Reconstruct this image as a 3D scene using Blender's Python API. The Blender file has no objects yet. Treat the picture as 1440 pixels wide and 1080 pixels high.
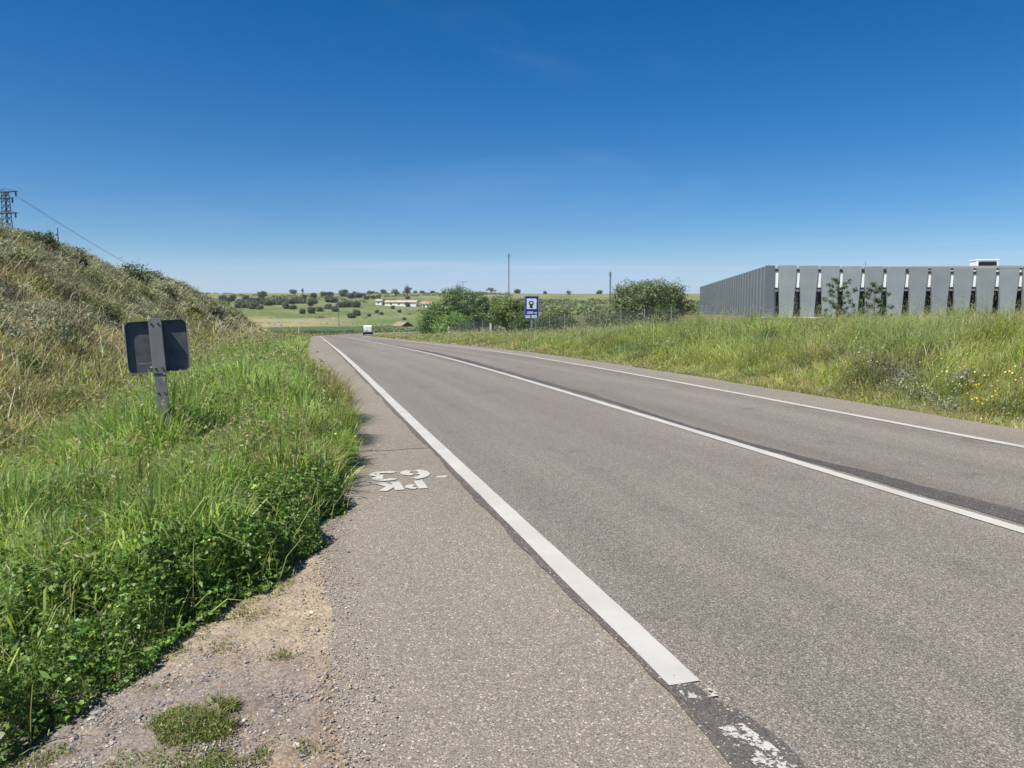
import bpy, bmesh, math, random
import numpy as np
from mathutils import Vector, Matrix

random.seed(7); RNG = np.random.default_rng(11)
scn = bpy.context.scene
COL = scn.collection
rad = math.radians

# ------------------------------------------------------------------ camera
FPX, YAW, PIT, EYE = 1060.0, rad(16.08), rad(5.55), 1.6
fw = np.array([math.sin(YAW)*math.cos(PIT), math.cos(YAW)*math.cos(PIT), -math.sin(PIT)])
rt = np.array([math.cos(YAW), -math.sin(YAW), 0.0])
upv = np.cross(rt, fw)
CAM = np.array([0, 0, EYE])
cd = bpy.data.cameras.new('camera'); cam = bpy.data.objects.new('camera', cd); COL.objects.link(cam)
cam.location = CAM
cam.rotation_euler = (math.pi/2-PIT, 0, -YAW)
cd.sensor_width = 36; cd.lens = FPX/1440*36; cd.clip_start = 0.05; cd.clip_end = 6000
scn.camera = cam

def pix(px, py, d):
    """world point seen at photo pixel (px,py) at axial distance d"""
    return CAM + d*(fw + rt*(px-720)/FPX - upv*(py-540)/FPX)

# ------------------------------------------------------------------ light
SUN_EL = rad(57); SUN_AZ = math.atan2(-.90, -.44)       # azimuth measured from +Y towards +X
sdir = Vector((math.sin(SUN_AZ)*math.cos(SUN_EL), math.cos(SUN_AZ)*math.cos(SUN_EL), math.sin(SUN_EL)))
ld = bpy.data.lights.new('sun', 'SUN'); ld.energy = 4.8; ld.angle = rad(.53); ld.color = (1, .955, .88)
lo = bpy.data.objects.new('sun', ld); COL.objects.link(lo)
lo.rotation_euler = sdir.to_track_quat('Z', 'Y').to_euler(); lo.location = (-30, -20, 60)

def N(nt, t, **kw):
    n = nt.nodes.new(t)
    for k, v in kw.items():
        if k in n.inputs: n.inputs[k].default_value = v
        else: setattr(n, k, v)
    return n

def build_world():
    w = bpy.data.worlds.new('World'); scn.world = w; w.use_nodes = True
    nt = w.node_tree; nt.nodes.clear(); L = nt.links.new
    sky = N(nt, 'ShaderNodeTexSky', sky_type='NISHITA', sun_disc=False, sun_elevation=SUN_EL, sun_rotation=SUN_AZ % (2*math.pi),
            altitude=600, air_density=.85, dust_density=.35, ozone_density=3.2)
    hs = N(nt, 'ShaderNodeHueSaturation', Saturation=1.44, Value=.90, Hue=.503)
    L(sky.outputs[0], hs.inputs['Color'])
    # thin cirrus streaks low over the horizon, to the right
    tc = N(nt, 'ShaderNodeTexCoord')
    sep = N(nt, 'ShaderNodeSeparateXYZ'); L(tc.outputs['Generated'], sep.inputs[0])
    mp = N(nt, 'ShaderNodeMapping'); mp.inputs['Scale'].default_value = (1.5, 1.5, 85); mp.inputs['Rotation'].default_value = (0.03, .05, 0)
    L(tc.outputs['Generated'], mp.inputs[0])
    nz = N(nt, 'ShaderNodeTexNoise', Scale=1.0, Detail=6.0, Roughness=.55, Distortion=.4); L(mp.outputs[0], nz.inputs['Vector'])
    r1 = N(nt, 'ShaderNodeMapRange', interpolation_type='SMOOTHSTEP'); r1.inputs[1].default_value = .47; r1.inputs[2].default_value = .72
    L(nz.outputs['Fac'], r1.inputs[0])
    a = N(nt, 'ShaderNodeMapRange', interpolation_type='SMOOTHSTEP'); a.inputs[1].default_value = .10; a.inputs[2].default_value = .05
    L(sep.outputs['Z'], a.inputs[0])
    m1 = N(nt, 'ShaderNodeMath', operation='MULTIPLY'); L(r1.outputs[0], m1.inputs[0]); L(a.outputs[0], m1.inputs[1])
    b = N(nt, 'ShaderNodeMapRange', interpolation_type='SMOOTHSTEP'); b.inputs[1].default_value = .085; b.inputs[2].default_value = .0; b.inputs[4].default_value = .62
    L(sep.outputs['Z'], b.inputs[0])
    m2 = N(nt, 'ShaderNodeMath', operation='MULTIPLY'); L(m1.outputs[0], m2.inputs[0]); m2.inputs[1].default_value = .95
    rx = N(nt, 'ShaderNodeMapRange', interpolation_type='SMOOTHSTEP'); rx.inputs[1].default_value = -.1; rx.inputs[2].default_value = .25; rx.inputs[3].default_value = .2; L(sep.outputs['X'], rx.inputs[0])
    mw = N(nt, 'ShaderNodeMapping'); mw.inputs['Scale'].default_value = (1.3, 3.2, 7); mw.inputs['Rotation'].default_value = (.3, .5, .4); L(tc.outputs['Generated'], mw.inputs[0])
    nw = N(nt, 'ShaderNodeTexNoise', Scale=1.0, Detail=7.0, Roughness=.6, Distortion=.6); L(mw.outputs[0], nw.inputs['Vector'])
    rw = N(nt, 'ShaderNodeMapRange', interpolation_type='SMOOTHSTEP'); rw.inputs[1].default_value = .52; rw.inputs[2].default_value = .85; rw.inputs[4].default_value = .16; L(nw.outputs['Fac'], rw.inputs[0])
    m4 = N(nt, 'ShaderNodeMath', operation='MULTIPLY'); L(m2.outputs[0], m4.inputs[0]); L(rx.outputs[0], m4.inputs[1]); m2 = N(nt, 'ShaderNodeMath', operation='ADD'); L(m4.outputs[0], m2.inputs[0]); L(rw.outputs[0], m2.inputs[1])
    m3 = N(nt, 'ShaderNodeMath', operation='ADD', use_clamp=True); L(m2.outputs[0], m3.inputs[0]); L(b.outputs[0], m3.inputs[1])
    mx = N(nt, 'ShaderNodeMix', data_type='RGBA'); L(m3.outputs[0], mx.inputs[0]); L(hs.outputs[0], mx.inputs[6])
    mx.inputs[7].default_value = (4.3, 5.5, 8.0, 1)
    bg = N(nt, 'ShaderNodeBackground', Strength=.086); L(mx.outputs[2], bg.inputs[0])
    out = N(nt, 'ShaderNodeOutputWorld'); L(bg.outputs[0], out.inputs[0])
build_world()
scn.view_settings.view_transform = 'Standard'; scn.view_settings.look = 'None'
scn.view_settings.exposure = 0.5; scn.view_settings.gamma = 1.0
scn.render.film_transparent = False

# ------------------------------------------------------------------ materials
def mat(name):
    m = bpy.data.materials.new(name); m.use_nodes = True
    nt = m.node_tree; p = nt.nodes['Principled BSDF']
    return m, nt, p

def plain(name, col, rough=.6, metal=0.0, var=.12, scale=6.0, bump=0.0):
    m, nt, p = mat(name); L = nt.links.new
    tc = N(nt, 'ShaderNodeTexCoord'); nz = N(nt, 'ShaderNodeTexNoise', Scale=scale, Detail=5.0); L(tc.outputs['Object'], nz.inputs['Vector'])
    mr = N(nt, 'ShaderNodeMapRange'); mr.inputs[1].default_value = .3; mr.inputs[2].default_value = .7
    mr.inputs[3].default_value = 1-var; mr.inputs[4].default_value = 1+var; L(nz.outputs['Fac'], mr.inputs[0])
    hv = N(nt, 'ShaderNodeHueSaturation', Color=(*col, 1)); L(mr.outputs[0], hv.inputs['Value']); L(hv.outputs[0], p.inputs['Base Color'])
    p.inputs['Roughness'].default_value = rough; p.inputs['Metallic'].default_value = metal
    if bump:
        b = N(nt, 'ShaderNodeBump', Strength=bump, Distance=.01); L(nz.outputs['Fac'], b.inputs['Height']); L(b.outputs[0], p.inputs['Normal'])
    return m

def leafy(name, transl=.35, rough=.45, spec=.4):
    """vegetation: the colour of every blade or leaf comes with the mesh"""
    m, nt, p = mat(name); L = nt.links.new
    at = N(nt, 'ShaderNodeAttribute', attribute_name='Col')
    L(at.outputs['Color'], p.inputs['Base Color']); p.inputs['Roughness'].default_value = rough
    p.inputs['Specular IOR Level'].default_value = spec
    tr = N(nt, 'ShaderNodeBsdfTranslucent')
    hv = N(nt, 'ShaderNodeHueSaturation', Hue=.49, Saturation=1.08, Value=1.4); L(at.outputs['Color'], hv.inputs['Color']); L(hv.outputs[0], tr.inputs[0])
    mx = N(nt, 'ShaderNodeMixShader', Fac=transl); L(p.outputs[0], mx.inputs[1]); L(tr.outputs[0], mx.inputs[2])
    L(mx.outputs[0], nt.nodes['Material Output'].inputs[0])
    return m

def asphalt(name, base, lo, hi, cell, patch=.14, stones=.1, stonecol=(.5, .46, .4), bump=.5, dark=.0):
    m, nt, p = mat(name); L = nt.links.new
    tc = N(nt, 'ShaderNodeTexCoord'); O = tc.outputs['Object']
    v = N(nt, 'ShaderNodeTexVoronoi', Scale=cell, Randomness=1.0); L(O, v.inputs['Vector'])
    sp = N(nt, 'ShaderNodeSeparateColor'); L(v.outputs['Color'], sp.inputs[0])
    cr = N(nt, 'ShaderNodeValToRGB'); e = cr.color_ramp
    e.elements[0].position = 0; e.elements[0].color = (*lo, 1)
    e.elements[1].position = .45; e.elements[1].color = (*base, 1)
    x = e.elements.new(1-stones*1.6); x.color = (*hi, 1)
    x = e.elements.new(1.0); x.color = (*stonecol, 1)
    L(sp.outputs[0], cr.inputs[0])
    # second, bigger scattered stones
    v2 = N(nt, 'ShaderNodeTexVoronoi', Scale=cell*.42, Randomness=1.0); L(O, v2.inputs['Vector'])
    s2 = N(nt, 'ShaderNodeSeparateColor'); L(v2.outputs['Color'], s2.inputs[0])
    g1 = N(nt, 'ShaderNodeMath', operation='GREATER_THAN'); L(s2.outputs[1], g1.inputs[0]); g1.inputs[1].default_value = 1-stones
    g2 = N(nt, 'ShaderNodeMath', operation='LESS_THAN'); L(v2.outputs['Distance'], g2.inputs[0]); g2.inputs[1].default_value = .40
    gm = N(nt, 'ShaderNodeMath', operation='MULTIPLY'); L(g1.outputs[0], gm.inputs[0]); L(g2.outputs[0], gm.inputs[1])
    mx = N(nt, 'ShaderNodeMix', data_type='RGBA'); L(gm.outputs[0], mx.inputs[0]); L(cr.outputs[0], mx.inputs[6]); mx.inputs[7].default_value = (*stonecol, 1)
    # wear, dust and stains at several scales
    n1 = N(nt, 'ShaderNodeTexNoise', Scale=.55, Detail=7.0, Roughness=.6); 
    mp = N(nt, 'ShaderNodeMapping'); mp.inputs['Scale'].default_value = (1.6, .35, 1); L(O, mp.inputs[0]); L(mp.outputs[0], n1.inputs['Vector'])
    n2 = N(nt, 'ShaderNodeTexNoise', Scale=9.0, Detail=4.0); L(O, n2.inputs['Vector'])
    ad = N(nt, 'ShaderNodeMath', operation='MULTIPLY_ADD'); L(n2.outputs['Fac'], ad.inputs[0]); ad.inputs[1].default_value = .45; L(n1.outputs['Fac'], ad.inputs[2])
    mr = N(nt, 'ShaderNodeMapRange'); mr.inputs[1].default_value = .45; mr.inputs[2].default_value = 1.0
    mr.inputs[3].default_value = 1-patch; mr.inputs[4].default_value = 1+patch; L(ad.outputs[0], mr.inputs[0])
    hv = N(nt, 'ShaderNodeHueSaturation'); L(mx.outputs[2], hv.inputs['Color']); L(mr.outputs[0], hv.inputs['Value'])
    last = hv.outputs[0]
    if dark:   # long streaks worn by the wheels
        m5 = N(nt, 'ShaderNodeMapping'); m5.inputs['Scale'].default_value = (1.15, .022, 1); L(O, m5.inputs[0])
        n5 = N(nt, 'ShaderNodeTexNoise', Scale=1.0, Detail=4.0); L(m5.outputs[0], n5.inputs['Vector'])
        r5 = N(nt, 'ShaderNodeMapRange'); r5.inputs[1].default_value = .3; r5.inputs[2].default_value = .7; r5.inputs[3].default_value = .82; r5.inputs[4].default_value = 1.16; L(n5.outputs['Fac'], r5.inputs[0])
        h5 = N(nt, 'ShaderNodeHueSaturation'); L(last, h5.inputs['Color']); L(r5.outputs[0], h5.inputs['Value']); last = h5.outputs[0]
    if dark:   # a few dark oily stains
        n3 = N(nt, 'ShaderNodeTexNoise', Scale=.9, Detail=6.0, Roughness=.7); L(O, n3.inputs['Vector'])
        m3 = N(nt, 'ShaderNodeMapRange', interpolation_type='SMOOTHSTEP'); m3.inputs[1].default_value = .57; m3.inputs[2].default_value = .75; m3.inputs[4].default_value = dark
        L(n3.outputs['Fac'], m3.inputs[0])
        mm = N(nt, 'ShaderNodeMix', data_type='RGBA'); L(m3.outputs[0], mm.inputs[0]); L(last, mm.inputs[6]); mm.inputs[7].default_value = (*[c*.5 for c in lo], 1)
        last = mm.outputs[2]
    L(last, p.inputs['Base Color'])
    p.inputs['Roughness'].default_value = .82; p.inputs['Specular IOR Level'].default_value = .3
    b = N(nt, 'ShaderNodeBump', Strength=bump, Distance=.006, invert=True); L(v.outputs['Distance'], b.inputs['Height']); L(b.outputs[0], p.inputs['Normal'])
    return m

def paint_mat(name, worn=.0, col=(.50, .475, .425)):
    """road paint, with chips that show the asphalt below"""
    m, nt, p = mat(name); L = nt.links.new
    tc = N(nt, 'ShaderNodeTexCoord'); O = tc.outputs['Object']
    n = N(nt, 'ShaderNodeTexNoise', Scale=26.0, Detail=7.0, Roughness=.72); L(O, n.inputs['Vector'])
    n2 = N(nt, 'ShaderNodeTexNoise', Scale=2.3, Detail=3.0); L(O, n2.inputs['Vector'])
    ad = N(nt, 'ShaderNodeMath', operation='MULTIPLY_ADD'); L(n2.outputs['Fac'], ad.inputs[0]); ad.inputs[1].default_value = .55; L(n.outputs['Fac'], ad.inputs[2])
    mr = N(nt, 'ShaderNodeMapRange'); mr.inputs[1].default_value = .58+worn; mr.inputs[2].default_value = .61+worn; L(ad.outputs[0], mr.inputs[0])
    r2 = N(nt, 'ShaderNodeMapRange'); r2.inputs[3].default_value = .74; r2.inputs[4].default_value = 1.12; L(n2.outputs['Fac'], r2.inputs[0])
    hv = N(nt, 'ShaderNodeHueSaturation', Color=(*col, 1)); L(r2.outputs[0], hv.inputs['Value'])
    L(hv.outputs[0], p.inputs['Base Color']); L(mr.outputs[0], p.inputs['Alpha']); p.inputs['Roughness'].default_value = .75
    b = N(nt, 'ShaderNodeBump', Strength=.3, Distance=.004); L(n.outputs['Fac'], b.inputs['Height']); L(b.outputs[0], p.inputs['Normal'])
    return m

M = {}
M['road'] = asphalt('worn_asphalt', (.176, .153, .126), (.084, .073, .060), (.280, .248, .207), 185, patch=.10, stones=.08, stonecol=(.42, .37, .31), dark=.5)
M['shoulder'] = asphalt('chip_seal', (.226, .194, .154), (.128, .109, .088), (.295, .256, .206), 165, patch=.11, stones=.06, stonecol=(.52, .46, .375))
M['seal'] = asphalt('bitumen_seal', (.115, .101, .088), (.075, .066, .058), (.16, .142, .124), 165, patch=.25, stones=.03)
M['tar'] = asphalt('tar_patch', (.098, .088, .08), (.06, .054, .049), (.14, .127, .115), 165, patch=.3, stones=.02)
M['skid'] = asphalt('tar_band', (.084, .076, .068), (.056, .051, .046), (.118, .107, .097), 175, patch=.3, stones=.02)
M['paint'] = paint_mat('road_paint', -.05)
M['paint_worn'] = paint_mat('worn_road_paint', .225)
M['paint_text'] = paint_mat('stencil_paint', -.06)
M['grass'] = leafy('grass_blades', .5)
M['leaf'] = leafy('leaves', .3, .45)
M['dry'] = leafy('dry_grass', .25, .7, .1)
M['galv'] = plain('dull_galvanised_steel', (.185, .19, .182), .5, .35, .15, 9, .1)
M['galvdark'] = plain('weathered_plate', (.078, .085, .09), .5, .3, .3, 9)
M['steel'] = plain('grey_steel', (.28, .285, .29), .5, .4, .1, 4)
M['wire'] = plain('fence_wire', (.16, .165, .165), .6, .3, .1, 4)
M['pole'] = plain('pole_grey', (.20, .21, .225), .6, .2, .1, 1)
M['darkpole'] = plain('dark_lattice_steel', (.055, .06, .07), .6, .3, .1, 1)
M['wood'] = plain('weathered_wood', (.17, .14, .11), .8, 0, .2, 3)
M['bark'] = plain('bark', (.10, .08, .06), .9, 0, .3, 5, .5)
M['blue'] = plain('blue_sign_face', (.010, .018, .19), .45, 0, .05, 3)
M['white'] = plain('white_paint', (.80, .80, .79), .45, 0, .04, 3)
M['signwhite'] = plain('sign_white', (.60, .66, .70), .45, 0, .04, 3)
M['black'] = plain('black_plastic', (.012, .012, .013), .5, 0, .1, 3)
M['rubber'] = plain('tyre_rubber', (.02, .02, .02), .8, 0, .1, 8)
M['glass'] = plain('dark_glass', (.02, .025, .03), .12, 0, .05, 1)
M['red'] = plain('tail_lamp_red', (.45, .02, .015), .3, 0, .05, 5)
M['yellow'] = plain('number_plate', (.6, .6, .58), .5, 0, .05, 5)
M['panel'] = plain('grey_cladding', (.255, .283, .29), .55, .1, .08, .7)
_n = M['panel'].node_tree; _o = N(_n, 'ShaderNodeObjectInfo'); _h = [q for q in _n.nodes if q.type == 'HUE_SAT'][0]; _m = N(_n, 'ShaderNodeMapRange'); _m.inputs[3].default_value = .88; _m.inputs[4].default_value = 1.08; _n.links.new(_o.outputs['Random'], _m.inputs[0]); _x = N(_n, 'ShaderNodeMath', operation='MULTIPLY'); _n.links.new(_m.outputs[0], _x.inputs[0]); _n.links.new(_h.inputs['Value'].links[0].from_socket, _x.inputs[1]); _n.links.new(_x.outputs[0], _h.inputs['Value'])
M['panelshade'] = plain('cladding_painted_shade', (.135, .16, .18), .55, .1, .08, .7)  # cladding with shade painted into its colour, for panel edges and the corner
M['wallwhite'] = plain('white_render', (.78, .78, .76), .8, 0, .05, 1.2)
M['winglass'] = plain('tinted_glazing', (.035, .045, .055), .15, 0, .1, .5)
M['roofgrey'] = plain('flat_roof', (.35, .35, .34), .9, 0, .1, .5)
M['whitewash'] = plain('whitewash', (.84, .83, .80), .9, 0, .1, .4)
M['tile'] = plain('clay_tile', (.45, .24, .15), .9, 0, .25, .5, .3)
M['tilepale'] = plain('faded_clay_tile', (.54, .39, .30), .9, 0, .25, .5, .3)
M['mudroof'] = plain('brown_roof', (.10, .075, .05), .9, 0, .25, .8, .3)
M['mudwall'] = plain('tan_wall', (.27, .21, .145), .9, 0, .2, .8, .3)

# ------------------------------------------------------------------ mesh helpers
def tag(o, label=None, cat=None, group=None, kind=None):
    if label: o['label'] = label
    if cat: o['category'] = cat
    if group: o['group'] = group
    if kind: o['kind'] = kind
    return o

def np_mesh(name, verts, quads=None, tris=None, col=None, material=None, parent=None, smooth=False, mi=None):
    verts = np.asarray(verts, np.float32)
    me = bpy.data.meshes.new(name)
    nq = 0 if quads is None else len(quads); ntr = 0 if tris is None else len(tris)
    me.vertices.add(len(verts)); me.vertices.foreach_set('co', verts.ravel())
    idx = []
    if nq: idx.append(np.asarray(quads, np.int32).ravel())
    if ntr: idx.append(np.asarray(tris, np.int32).ravel())
    idx = np.concatenate(idx)
    me.loops.add(len(idx)); me.loops.foreach_set('vertex_index', idx)
    starts = np.concatenate([np.arange(nq)*4, nq*4+np.arange(ntr)*3]).astype(np.int32)
    me.polygons.add(nq+ntr); me.polygons.foreach_set('loop_start', starts)
    if mi is not None: me.polygons.foreach_set('material_index', np.asarray(mi, np.int32))
    me.polygons.foreach_set('use_smooth', np.full(nq+ntr, bool(smooth)))
    me.update(calc_edges=True)
    if col is not None:
        a = me.color_attributes.new('Col', 'FLOAT_COLOR', 'POINT')
        c = np.ones((len(verts), 4), np.float32); c[:, :3] = col
        a.data.foreach_set('color', c.ravel())
    for m in (material if isinstance(material, (list, tuple)) else [material]):
        if m: me.materials.append(m)
    o = bpy.data.objects.new(name, me); COL.objects.link(o)
    if parent: o.parent = parent
    return o

class MB:
    """collects boxes, tubes and prisms of one part"""
    def __init__(s): s.v = []; s.f = []; s.m = []
    def add(s, vs, fs, m=0):
        b = len(s.v); s.v += [tuple(v) for v in vs]; s.f += [tuple(b+i for i in f) for f in fs]; s.m += [m]*len(fs)
    def box(s, x0, x1, y0, y1, z0, z1, m=0, mx=None):
        vs = [Vector((x, y, z)) for z in (z0, z1) for y in (y0, y1) for x in (x0, x1)]
        if mx: vs = [mx @ v for v in vs]
        s.add(vs, [(0, 2, 3, 1), (4, 5, 7, 6), (0, 1, 5, 4), (2, 6, 7, 3), (0, 4, 6, 2), (1, 3, 7, 5)], m)
    def prism(s, poly, y0, y1, m=0, axis='y'):
        """extrude a polygon given in (x,z) along y, or in (x,y) along z, or (y,z) along x"""
        n = len(poly)
        f = {'y': lambda a, b, t: (a, t, b), 'z': lambda a, b, t: (a, b, t), 'x': lambda a, b, t: (t, a, b)}[axis]
        vs = [f(a, b, y0) for a, b in poly]+[f(a, b, y1) for a, b in poly]
        s.add(vs, [tuple(range(n)), tuple(range(2*n-1, n-1, -1))]+[(i, n+i, n+(i+1) % n, (i+1) % n) for i in range(n)], m)
    def tube(s, pts, rs, n=8, m=0, cap=True):
        pts = [Vector(p) for p in pts]
        rs = [float(r) for r in rs] if hasattr(rs, "__len__") else [float(rs)]*len(pts)
        rings = []
        for i, p in enumerate(pts):
            d = (pts[min(i+1, len(pts)-1)]-pts[max(i-1, 0)]).normalized()
            a = d.cross(Vector((0, 0, 1)) if abs(d.z) < .95 else Vector((1, 0, 0))).normalized(); b = d.cross(a)
            rings.append([p+rs[i]*(a*math.cos(2*math.pi*k/n)+b*math.sin(2*math.pi*k/n)) for k in range(n)])
        fs = []
        for i in range(len(pts)-1):
            for k in range(n):
                fs.append((i*n+k, i*n+(k+1) % n, (i+1)*n+(k+1) % n, (i+1)*n+k))
        if cap: fs += [tuple(range(n-1, -1, -1)), tuple((len(pts)-1)*n+k for k in range(n))]
        s.add([v for r in rings for v in r], fs, m)
    def build(s, name, material, parent=None, bevel=0, smooth=False, label=None):
        me = bpy.data.meshes.new(name); me.from_pydata(s.v, [], s.f)
        for i, p in enumerate(me.polygons): p.material_index = s.m[i]
        bm = bmesh.new(); bm.from_mesh(me); bmesh.ops.recalc_face_normals(bm, faces=bm.faces)
        if bevel: bmesh.ops.bevel(bm, geom=bm.edges[:], offset=bevel, segments=2, affect='EDGES', profile=.7)
        bm.to_mesh(me); bm.free()
        if smooth:
            for p in me.polygons: p.use_smooth = True
        for m in (material if isinstance(material, (list, tuple)) else [material]): me.materials.append(m)
        o = bpy.data.objects.new(name, me); COL.objects.link(o)
        if parent: o.parent = parent
        if label: o['label'] = label
        return o

def empty(name, loc, rz=0, rot=None):
    o = bpy.data.objects.new(name, None); COL.objects.link(o); o.location = tuple(loc)
    o.rotation_euler = rot if rot else (0, 0, rz); o.empty_display_size = .3
    return o

def copy_tree(o, parent=None):
    c = o.copy(); COL.objects.link(c)
    if parent: c.parent = parent
    for ch in [x for x in bpy.data.objects if x.parent == o]: copy_tree(ch, c)
    return c

# ------------------------------------------------------------------ road alignment and ground height
def sm(x, a, b):
    t = np.clip((np.asarray(x, float)-a)/(b-a), 0, 1); return t*t*(3-2*t)

S0, S1, DS = -15, 330, 1.0
SS = np.arange(S0, S1, DS)
_h = 0.0; _x = 5.04; _y = 0.0; CL = []
for s in SS:
    if s < 0: CL.append((5.04, s, 0.0)); continue
    CL.append((_x, _y, _h))
    k = .0006 if s < 40 else (0 if s < 141 else (1/46. if _h < 1.42 else 0))
    _h += k*DS; _x += math.sin(_h)*DS; _y += math.cos(_h)*DS
CL = np.array(CL)
RZ = np.cumsum(-.0258*sm(SS, 8, 44)*(1-sm(SS, 150, 175)))*DS

def road_z(s): return np.interp(s, SS, RZ)

def st(x, y):
    """arc length and lateral offset (right positive) relative to the centre line"""
    x = np.asarray(x, float).ravel(); y = np.asarray(y, float).ravel()
    s = np.empty(len(x)); t = np.empty(len(x))
    B = 4000
    for i in range(0, len(x), B):
        dx = x[i:i+B, None]-CL[None, :, 0]; dy = y[i:i+B, None]-CL[None, :, 1]
        j = np.argmin(dx*dx+dy*dy, 1); r = np.arange(len(j))
        h = CL[j, 2]; ax = dx[r, j]; ay = dy[r, j]
        s[i:i+B] = SS[j]+ax*np.sin(h)+ay*np.cos(h); t[i:i+B] = ax*np.cos(h)-ay*np.sin(h)
    return s, t

def quick_st(x, y):
    xc = np.interp(y, CL[:160, 1], CL[:160, 0]); s = np.interp(y, CL[:160, 1], SS[:160])
    return s, x-xc

def vnoise(x, y, sc, seed=0):
    """smooth value noise, vectorised"""
    x = np.asarray(x, float)/sc+seed*17.31; y = np.asarray(y, float)/sc+seed*9.17
    xi = np.floor(x); yi = np.floor(y); fx = x-xi; fy = y-yi
    fx = fx*fx*(3-2*fx); fy = fy*fy*(3-2*fy)
    def h(a, b): 
        v = np.sin(a*127.1+b*311.7+seed*74.7)*43758.5453; return v-np.floor(v)
    return (h(xi, yi)*(1-fx)+h(xi+1, yi)*fx)*(1-fy)+(h(xi, yi+1)*(1-fx)+h(xi+1, yi+1)*fx)*fy

LP, RP = -4.92, 4.38        # lateral positions of the paved edges

def far_z(x, y):
    D = np.hypot(x, y)
    z = np.interp(D, [0, 60, 110, 150, 190, 235, 300, 350, 400, 450, 520, 600, 680, 760, 900, 1500],
                     [0, -.4, -1.8, -3.6, -4.4, -4.0, -2.2, .4, 3.0, 6.3, 10.5, 14.6, 17.0, 18.2, 18.5, 10])
    az = np.arctan2(x, y)
    z = z+sm(D, 250, 500)*((vnoise(x, y, 130, 3)-.5)*3.0+(vnoise(x, y, 45, 4)-.5)*1.2)
    z = z-sm(D, 350, 700)*1.6*sm(az, rad(10), rad(28))
    return z

def ground_z(x, y, full=False):
    x = np.asarray(x, float); y = np.asarray(y, float); shp = x.shape
    s, t = st(x, y) if full else quick_st(x.ravel(), y.ravel())
    x = x.ravel(); y = y.ravel()
    zr = road_z(s); F = far_z(x, y); D = np.hypot(x, y)
    fb = sm(D, 105, 165)
    # left: verge, shallow ditch, cut bank
    u = LP-t
    verge = zr-.02-.22*sm(u, .4, 2.4)+.1*sm(u, 2.4, 3.6)
    hb = np.interp(s, [-20, 0, 30, 62, 80, 90, 100, 112, 124, 136, 148], [4.2, 4.3, 4.6, 4.95, 4.85, 4.35, 3.35, 2.0, 1.05, .4, 0])
    ramp = np.clip((u-3.0)/8.2, 0, 1.0); ramp = .55*ramp+.45*sm(ramp, 0, 1)
    bank = hb*ramp+.012*np.clip(u-11.2, 0, 60)*(hb > .1)
    bank = bank+(hb/5.5)*sm(u, 3.2, 5)*((vnoise(x, y, 2.6, 1)-.5)*.5+(vnoise(x, y, 7, 2)-.5)*.7)
    w_l = fb*sm(u, 3, 14)*sm(s, 126, 156)
    zl = (verge+bank)*(1-w_l)+F*w_l
    # right: verge rising to a grassy bank, then a plateau
    v = t-RP
    zp = np.interp(s, [-20, 10, 20, 27, 36, 46, 60, 80, 110, 150], [1.12, 1.05, .66, .40, .12, -.26, -.55, -1.1, -2.1, -3.3])
    zp = zp*(1-sm(v, 20, 34))+np.maximum(zp, .9)*sm(v, 20, 34)*(1-sm(s, 120, 150))+zp*sm(v, 20, 34)*sm(s, 120, 150)
    zrr = zr-.02+(zp-zr)*(.75*sm(v, .2, 4.2)+.25*sm(v, 1, 8))+sm(v, .5, 3)*((vnoise(x, y, 2.2, 5)-.5)*.25)
    w_r = fb*sm(v, 5, 40)*sm(D, 130, 200)
    zright = zrr*(1-w_r)+F*w_r
    z = np.where(t < 0, zl, zright)
    # beyond the end of the straight: open country with the road corridor cut level
    wf = sm(s, 150, 175)
    corr = sm(np.abs(t), 6.5, 20)
    zf = zr*(1-corr)+F*corr-.02
    z = z*(1-wf)+zf*wf
    z = np.where((t > LP) & (t < RP), zr-.07, z)
    return z.reshape(shp)

TD = np.concatenate([np.arange(1.5, 60, .25), np.arange(60, 250, 1.0), np.arange(250, 1100, 2.5)])
def hit(px, py):
    """where the ray through a photo pixel meets the ground"""
    d = fw+rt*(px-720)/FPX-upv*(py-540)/FPX
    P = CAM[None]+TD[:, None]*d[None]
    g = ground_z(P[:, 0], P[:, 1], True)
    k = np.argmax(P[:, 2] < g)
    if not (P[:, 2] < g).any(): k = np.argmin(P[50:, 2]-g[50:])+50
    return np.array([P[k, 0], P[k, 1], g[k]]), TD[k]

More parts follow.
